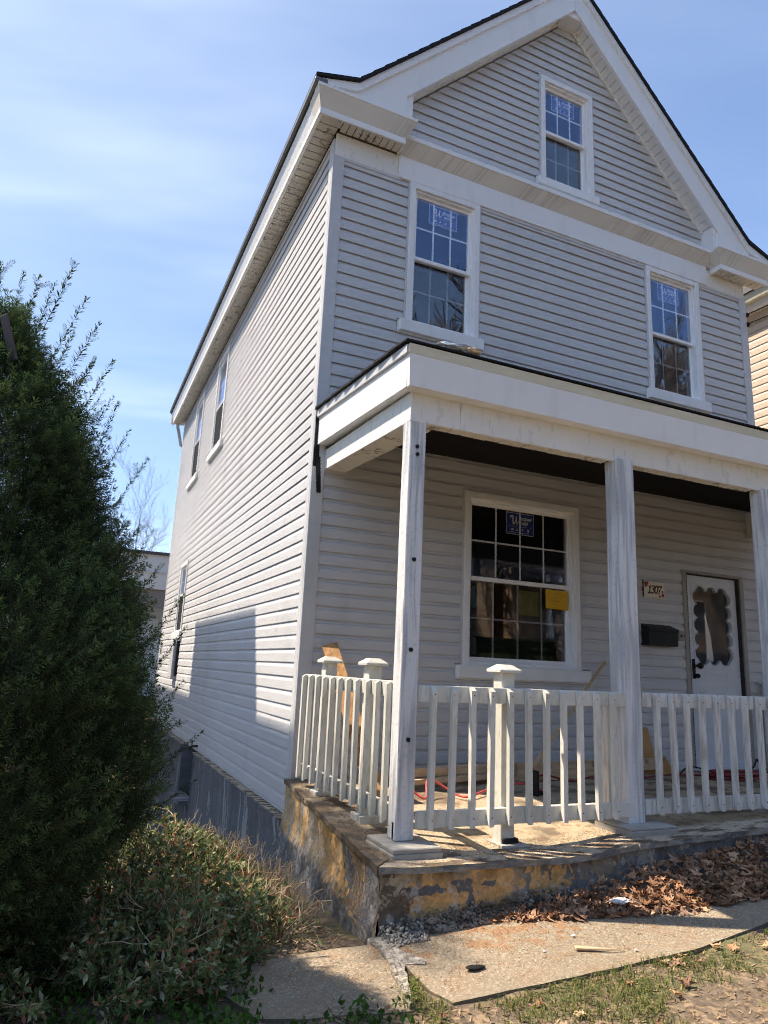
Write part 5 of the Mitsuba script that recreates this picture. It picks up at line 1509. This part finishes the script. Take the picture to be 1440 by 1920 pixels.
bare_tree('bare_tree', (.2, 31, 0.0), 10.2, 5, 'small bare tree behind the white building left of the house', 'far_bark', .48, 4, .10, (.10, 0))
for k, (x, y, h, lab) in enumerate(((7.6, -15.8, 16.5, 'reflected in the left upper window'), (11.6, -16.8, 16.0, 'in front of the first brick house'), (16.0, -16.4, 15.5, 'between the two brick houses'), (20.2, -16.0, 16.0, 'reflected in the right upper window'), (24.5, -16.5, 15.0, 'furthest right along the street'))):
    bare_tree('street_tree', (x, y, -.6), h, 8 + k, 'bare street tree behind the viewer ' + lab, 'bark', .44, 5, .24, twig=.026)

# ------------------------------------------------------------------ neighbours
def far_house(name, label, x0, x1, y0, y1, zb, ze, zr, axis, wall, windows, porch=None, roofm='gray_roof', over=.35, chim=None):
    t = thing(name, label, 'house')
    xm, ym = (x0 + x1) / 2, (y0 + y1) / 2
    if axis == 'y':
        prof = Polygon([(x0, zb), (x1, zb), (x1, ze), (xm, zr), (x0, ze)])
        part(t, 'wall', at(extr(prof, -y1, -y0), FRONT), wall)
        s = (zr - ze) / (xm - x0)
        rp = Polygon([(x0 - over, ze - over * s), (xm, zr), (x1 + over, ze - over * s), (x1 + over, ze - over * s + .18), (xm, zr + .2), (x0 - over, ze - over * s + .18)])
        part(t, 'roof', at(extr(rp, -y1 - over, -y0 + over), FRONT), roofm)
    else:
        prof = Polygon([(y0, zb), (y1, zb), (y1, ze), (ym, zr), (y0, ze)])
        part(t, 'wall', at(extr(prof, -x1, -x0), LEFT), wall)
        s = (zr - ze) / (ym - y0)
        rp = Polygon([(y0 - over, ze - over * s), (ym, zr), (y1 + over, ze - over * s), (y1 + over, ze - over * s + .18), (ym, zr + .2), (y0 - over, ze - over * s + .18)])
        part(t, 'roof', at(extr(rp, -x1 - over, -x0 + over), LEFT), roofm)
    for face, u, z, w, h in windows:       # face: (axis value, normal sign) on x or y
        a, val, sg = face
        fr = frame4(u - w / 2 - .09, u + w / 2 + .09, z - h / 2 - .09, z + h / 2 + .09, .09, .09, .09, .09, -.05, .05)
        pn = cbox(u - w / 2, u + w / 2, -.02, .015, z - h / 2, z + h / 2)
        ml = cbox(u - w / 2, u + w / 2, .0, .03, z - .03, z + .03)
        M = (moved(FRONT, 0, val, 0) if sg < 0 else moved(np.diag([1, 1, 1, 1.0]), 0, val, 0)) if a == 'y' else (moved(LEFT, val, 0, 0) if sg < 0 else np.array([[0, 1, 0, val], [1, 0, 0, 0], [0, 0, 1, 0], [0, 0, 0, 1.0]]))
        k = part(t, 'window', at(pn, M), 'smoked_glass')
        part(k, 'frame', at(cat([fr, ml]), M), 'trim')
    return t


# right neighbour, its sunlit side facing us
nh = thing('neighbor_house', 'beige sided house just right of the gray house', 'house')
part(nh, 'wall', box(7.22, 12.5, -1.0, 10, -1.0, 6.42), 'sheathing')
NL = moved(LEFT, 7.22, 0, 0)
for k in range(22):
    z0 = 6.375 - .125 * (k + 1)
    part(nh, 'siding_board', at(course(z0, .125, con(-1.0), con(9.9)), NL), 'beige_vinyl')
part(nh, 'lower_siding', at(cat([course(3.625 - .125 * (k + 1), .125, con(-1.0), con(9.9)) for k in range(34)]), NL), 'beige_vinyl', kind='stuff')
part(nh, 'soffit', box(7.06, 7.25, -1.25, 10.2, 6.40, 6.42), 'trim')
part(nh, 'frieze', box(7.19, 7.22, -1.0, 9.9, 6.26, 6.40), 'beige_vinyl')
part(nh, 'fascia', loft((7.05, 7.09, -1.25, 10.2), 6.40, (7.03, 7.09, -1.25, 10.2), 6.56), 'trim')
part(nh, 'gutter', loft((6.96, 7.045, -1.27, 10.2), 6.50, (6.93, 7.045, -1.27, 10.2), 6.61), 'cream_drip')
part(nh, 'roof', hull([(6.90, -1.3, 6.62), (6.90, 10.2, 6.62), (9.9, -1.3, 9.0), (9.9, 10.2, 9.0), (13.1, -1.3, 6.5), (13.1, 10.2, 6.5)]), 'gray_roof')
# left neighbour: out of the picture, its eave and dormer shade the side wall
far_house('left_neighbor_house', 'tall gray house outside the left edge of the view', -10.0, -4.35, 2.95, 14.0, -2.0, 7.40, 7.95, 'y', 'gray_paint',
          [(('y', 2.95, -1), -5.8, 5.6, .9, 1.5), (('y', 2.95, -1), -8.4, 5.6, .9, 1.5), (('y', 2.95, -1), -5.8, 2.2, .9, 1.5), (('y', 2.95, -1), -8.4, 2.2, .9, 1.5)], over=.35)
part('left_neighbor_house', 'dormer', box(-7, -4.15, 4.42, 8.00, 7.2, 8.66), 'gray_paint')
part('left_neighbor_house', 'dormer_roof', box(-7, -4.10, 4.38, 8.03, 8.66, 8.74), 'gray_roof')
# a pine outside the left edge, its high crown shading the end of the porch base
r = np.random.default_rng(63)
PT = thing('pine_tree', 'slim pine outside the left edge of the view', 'tree')
part(PT, 'trunk', tube([(-4.7, 1.6, -1.2), (-4.6, 1.6, 3), (-4.4, 1.55, 6.2), (-4.3, 1.5, 7.4)], [.16, .13, .08, .03], 8), 'bark', smooth=True)
nn = 1500
q = r.normal(size=(nn, 3)); q /= np.linalg.norm(q, axis=1, keepdims=True); q *= r.random((nn, 1)) ** .4
pp = np.array([-4.26, 1.45, 6.95]) + q * np.array([.28, 1.35, .45])
Vp, Fp, Cp = scatter(shoots, pp, q + r.normal(size=q.shape) * .4, r.uniform(1.2, 1.9, nn), r, (.02, .04, .018), (.05, .08, .03), (.07, .06, .03), r.uniform(.8, 1.2, nn))
part(PT, 'crown', (Vp, Fp), 'foliage', kind='stuff', color=Cp)
# pale building behind on the left
mat('blue_wall', (0.50, 0.56, 0.64), 0.6, 0.3)
gb = thing('back_building', 'pale flat roofed building far behind on the left', 'building')
part(gb, 'fascia', box(-7.0, 3.0, 19.9, 20.2, 3.22, 4.42), 'gray_paint')
part(gb, 'roof', box(-7.1, 3.1, 19.8, 27, 4.42, 4.52), 'gray_roof')
part(gb, 'soffit', box(-7.0, 3.0, 20.2, 23.5, 3.22, 3.30), 'sheathing')
part(gb, 'wall', box(-7.0, 3.0, 21.2, 27, -3.0, 4.4), 'blue_wall')
part(gb, 'trim_band', box(-7.02, 3.02, 19.85, 19.9, 3.78, 3.84), 'gutter')
for k in range(4):
    part(gb, 'post', box(-6.8 + k * 3.2, -6.65 + k * 3.2, 19.95, 20.1, -1.2, 3.22), 'trim')
part(gb, 'beam', box(-7.0, 3.0, 20.0, 20.15, 2.60, 3.215), 'sheathing')
# brick houses across the street, seen in the window panes
F_ = ('y', -22.0, 1)
o = far_house('brick_house', 'tan brick house across the street with white porch rails', 8.2, 16.2, -31, -22, 1.8, 9.5, 13, 'x', 'brick', [(F_, 10.2, 7.3, 1.0, 1.7), (F_, 12.6, 7.3, 1.0, 1.7), (F_, 14.8, 7.3, 1.0, 1.7), (F_, 10.4, 4.2, 1.3, 1.7)])
def opp_porch(o, x0, x1, m):
    part(o, 'porch_roof', hull([(x0 - .3, -22, 5.9), (x1 + .3, -22, 5.9), (x0 - .3, -19.6, 5.25), (x1 + .3, -19.6, 5.25), (x0 - .3, -22, 5.25), (x1 + .3, -22, 5.25), (x0 - .3, -19.6, 5.1), (x1 + .3, -19.6, 5.1)]), 'gray_roof')
    part(o, 'porch_fascia', box(x0 - .32, x1 + .32, -19.58, -19.5, 4.95, 5.24), 'trim')
    part(o, 'porch_gable', box(x0, x1, -19.75, -19.6, 4.5, 4.95), m)
    part(o, 'porch_floor', box(x0, x1, -22, -19.6, 2.3, 2.5), 'sheathing')
    for x in (x0 + .1, (x0 + x1) / 2, x1 - .1): part(o, 'porch_post', box(x - .12, x + .12, -19.9, -19.66, 2.5, 4.6), 'trim')
    part(o, 'porch_rail', cat([box(x0, x1, -19.8, -19.74, 3.36, 3.44), box(x0, x1, -19.8, -19.74, 2.6, 2.67)] + [box(x, x + .04, -19.79, -19.75, 2.67, 3.36) for x in np.arange(x0 + .1, x1, .15)]), 'trim')
opp_porch(o, 8.8, 12.4, 'trim')
o = far_house('brick_house', 'second brick house across the street with a yellow porch gable', 17.2, 25, -31, -22, 1.8, 9.5, 13, 'x', 'brick', [(F_, 18.9, 7.3, 1.0, 1.7), (F_, 21.2, 7.3, 1.0, 1.7), (F_, 23.6, 7.3, 1.0, 1.7)])
opp_porch(o, 17.6, 22.0, 'opp_yellow')
o = far_house('brick_house', 'fourth brick house across the street furthest right', 26.0, 38, -31, -22, 1.8, 9.5, 13, 'x', 'brick', [(F_, 28.0, 7.3, 1.0, 1.7), (F_, 31.2, 7.3, 1.0, 1.7), (F_, 29.0, 4.3, 1.3, 1.7)])
opp_porch(o, 30.5, 36.0, 'trim')
o = far_house('brick_house', 'third brick house across the street further left', -2.0, 6.6, -31, -22, 1.8, 9.5, 13, 'x', 'brick', [(F_, 0, 7.3, 1.0, 1.7), (F_, 2.4, 7.3, 1.0, 1.7), (F_, 4.8, 7.3, 1.0, 1.7)])
opp_porch(o, -1.2, 5.4, 'trim')
hd_ = trimesh.creation.icosphere(4, 1.0); v = np.array(hd_.vertices)
hv = np.sign(v) * np.abs(v) ** .35 * np.array([18, .7, .8]) + np.array([11, -17.6, 1.3]) + .5 * (meshkit.fbm(v * np.array([40, 4, 4]), 4, 2)[:, None] - .5)
solid('street_hedge', trimesh.Trimesh(hv, hd_.faces, process=False), 'hedge', 'long dark hedge across the street behind the viewer', 'hedge', smooth=True)
up = thing('utility_pole', 'wooden utility pole across the lawn behind the viewer', 'utility pole')
part(up, 'pole', tube([(11.2, -9.0, -.8), (11.2, -9.0, 9.8)], [.15, .11], 10), 'utility_wood', smooth=True)
part(up, 'crossarm', box(10.2, 12.2, -9.06, -8.94, 9.1, 9.25), 'utility_wood')


def wire(a, b, sag, rad=.010):
    t = np.linspace(0, 1, 26)[:, None]
    p = np.asarray(a) + (np.asarray(b) - np.asarray(a)) * t
    p[:, 2] -= sag * 4 * (t * (1 - t))[:, 0]
    return tube(p, rad, 5)


for k, (zz, lab) in enumerate(((9.4, 'topmost street wire on the pole behind the viewer'), (8.6, 'middle street wire on the pole behind the viewer'), (7.5, 'lowest street wire on the pole behind the viewer'))):
    solid('street_wire', cat([wire((-40, -9, zz), (11.2, -9, zz), 1.0, .014), wire((11.2, -9, zz), (60, -9, zz), 1.0, .014)]), 'cord_black', lab, 'wire', smooth=True)
for k, (a, b, lab) in enumerate((((5.515, -.03, 5.40), (11.2, -9, 9.0), 'upper service wire at the right corner of the gray house'), ((5.515, -.03, 5.27), (11.2, -9, 8.6), 'lower service wire at the right corner of the gray house'))):
    w_ = thing('service_wire', lab, 'wire')
    part(w_, 'cable', wire(a, b, .15, .008), 'cord_black', smooth=True)
    q = np.array(a) + (np.array(b) - np.array(a)) * .05
    part(w_, 'insulator', cat([tube([q - (.02, 0, 0), q + (.10, -.14, .06)], .022, 8), tube([a, np.array(a) + (.02, .0, 0)], .03, 8)]), 'black_rubber', smooth=True)

for k in list(scene):
    if '__' in k and k.split('__')[0] not in labels:
        print('UNLABELLED', k)
print('entries', len(scene))
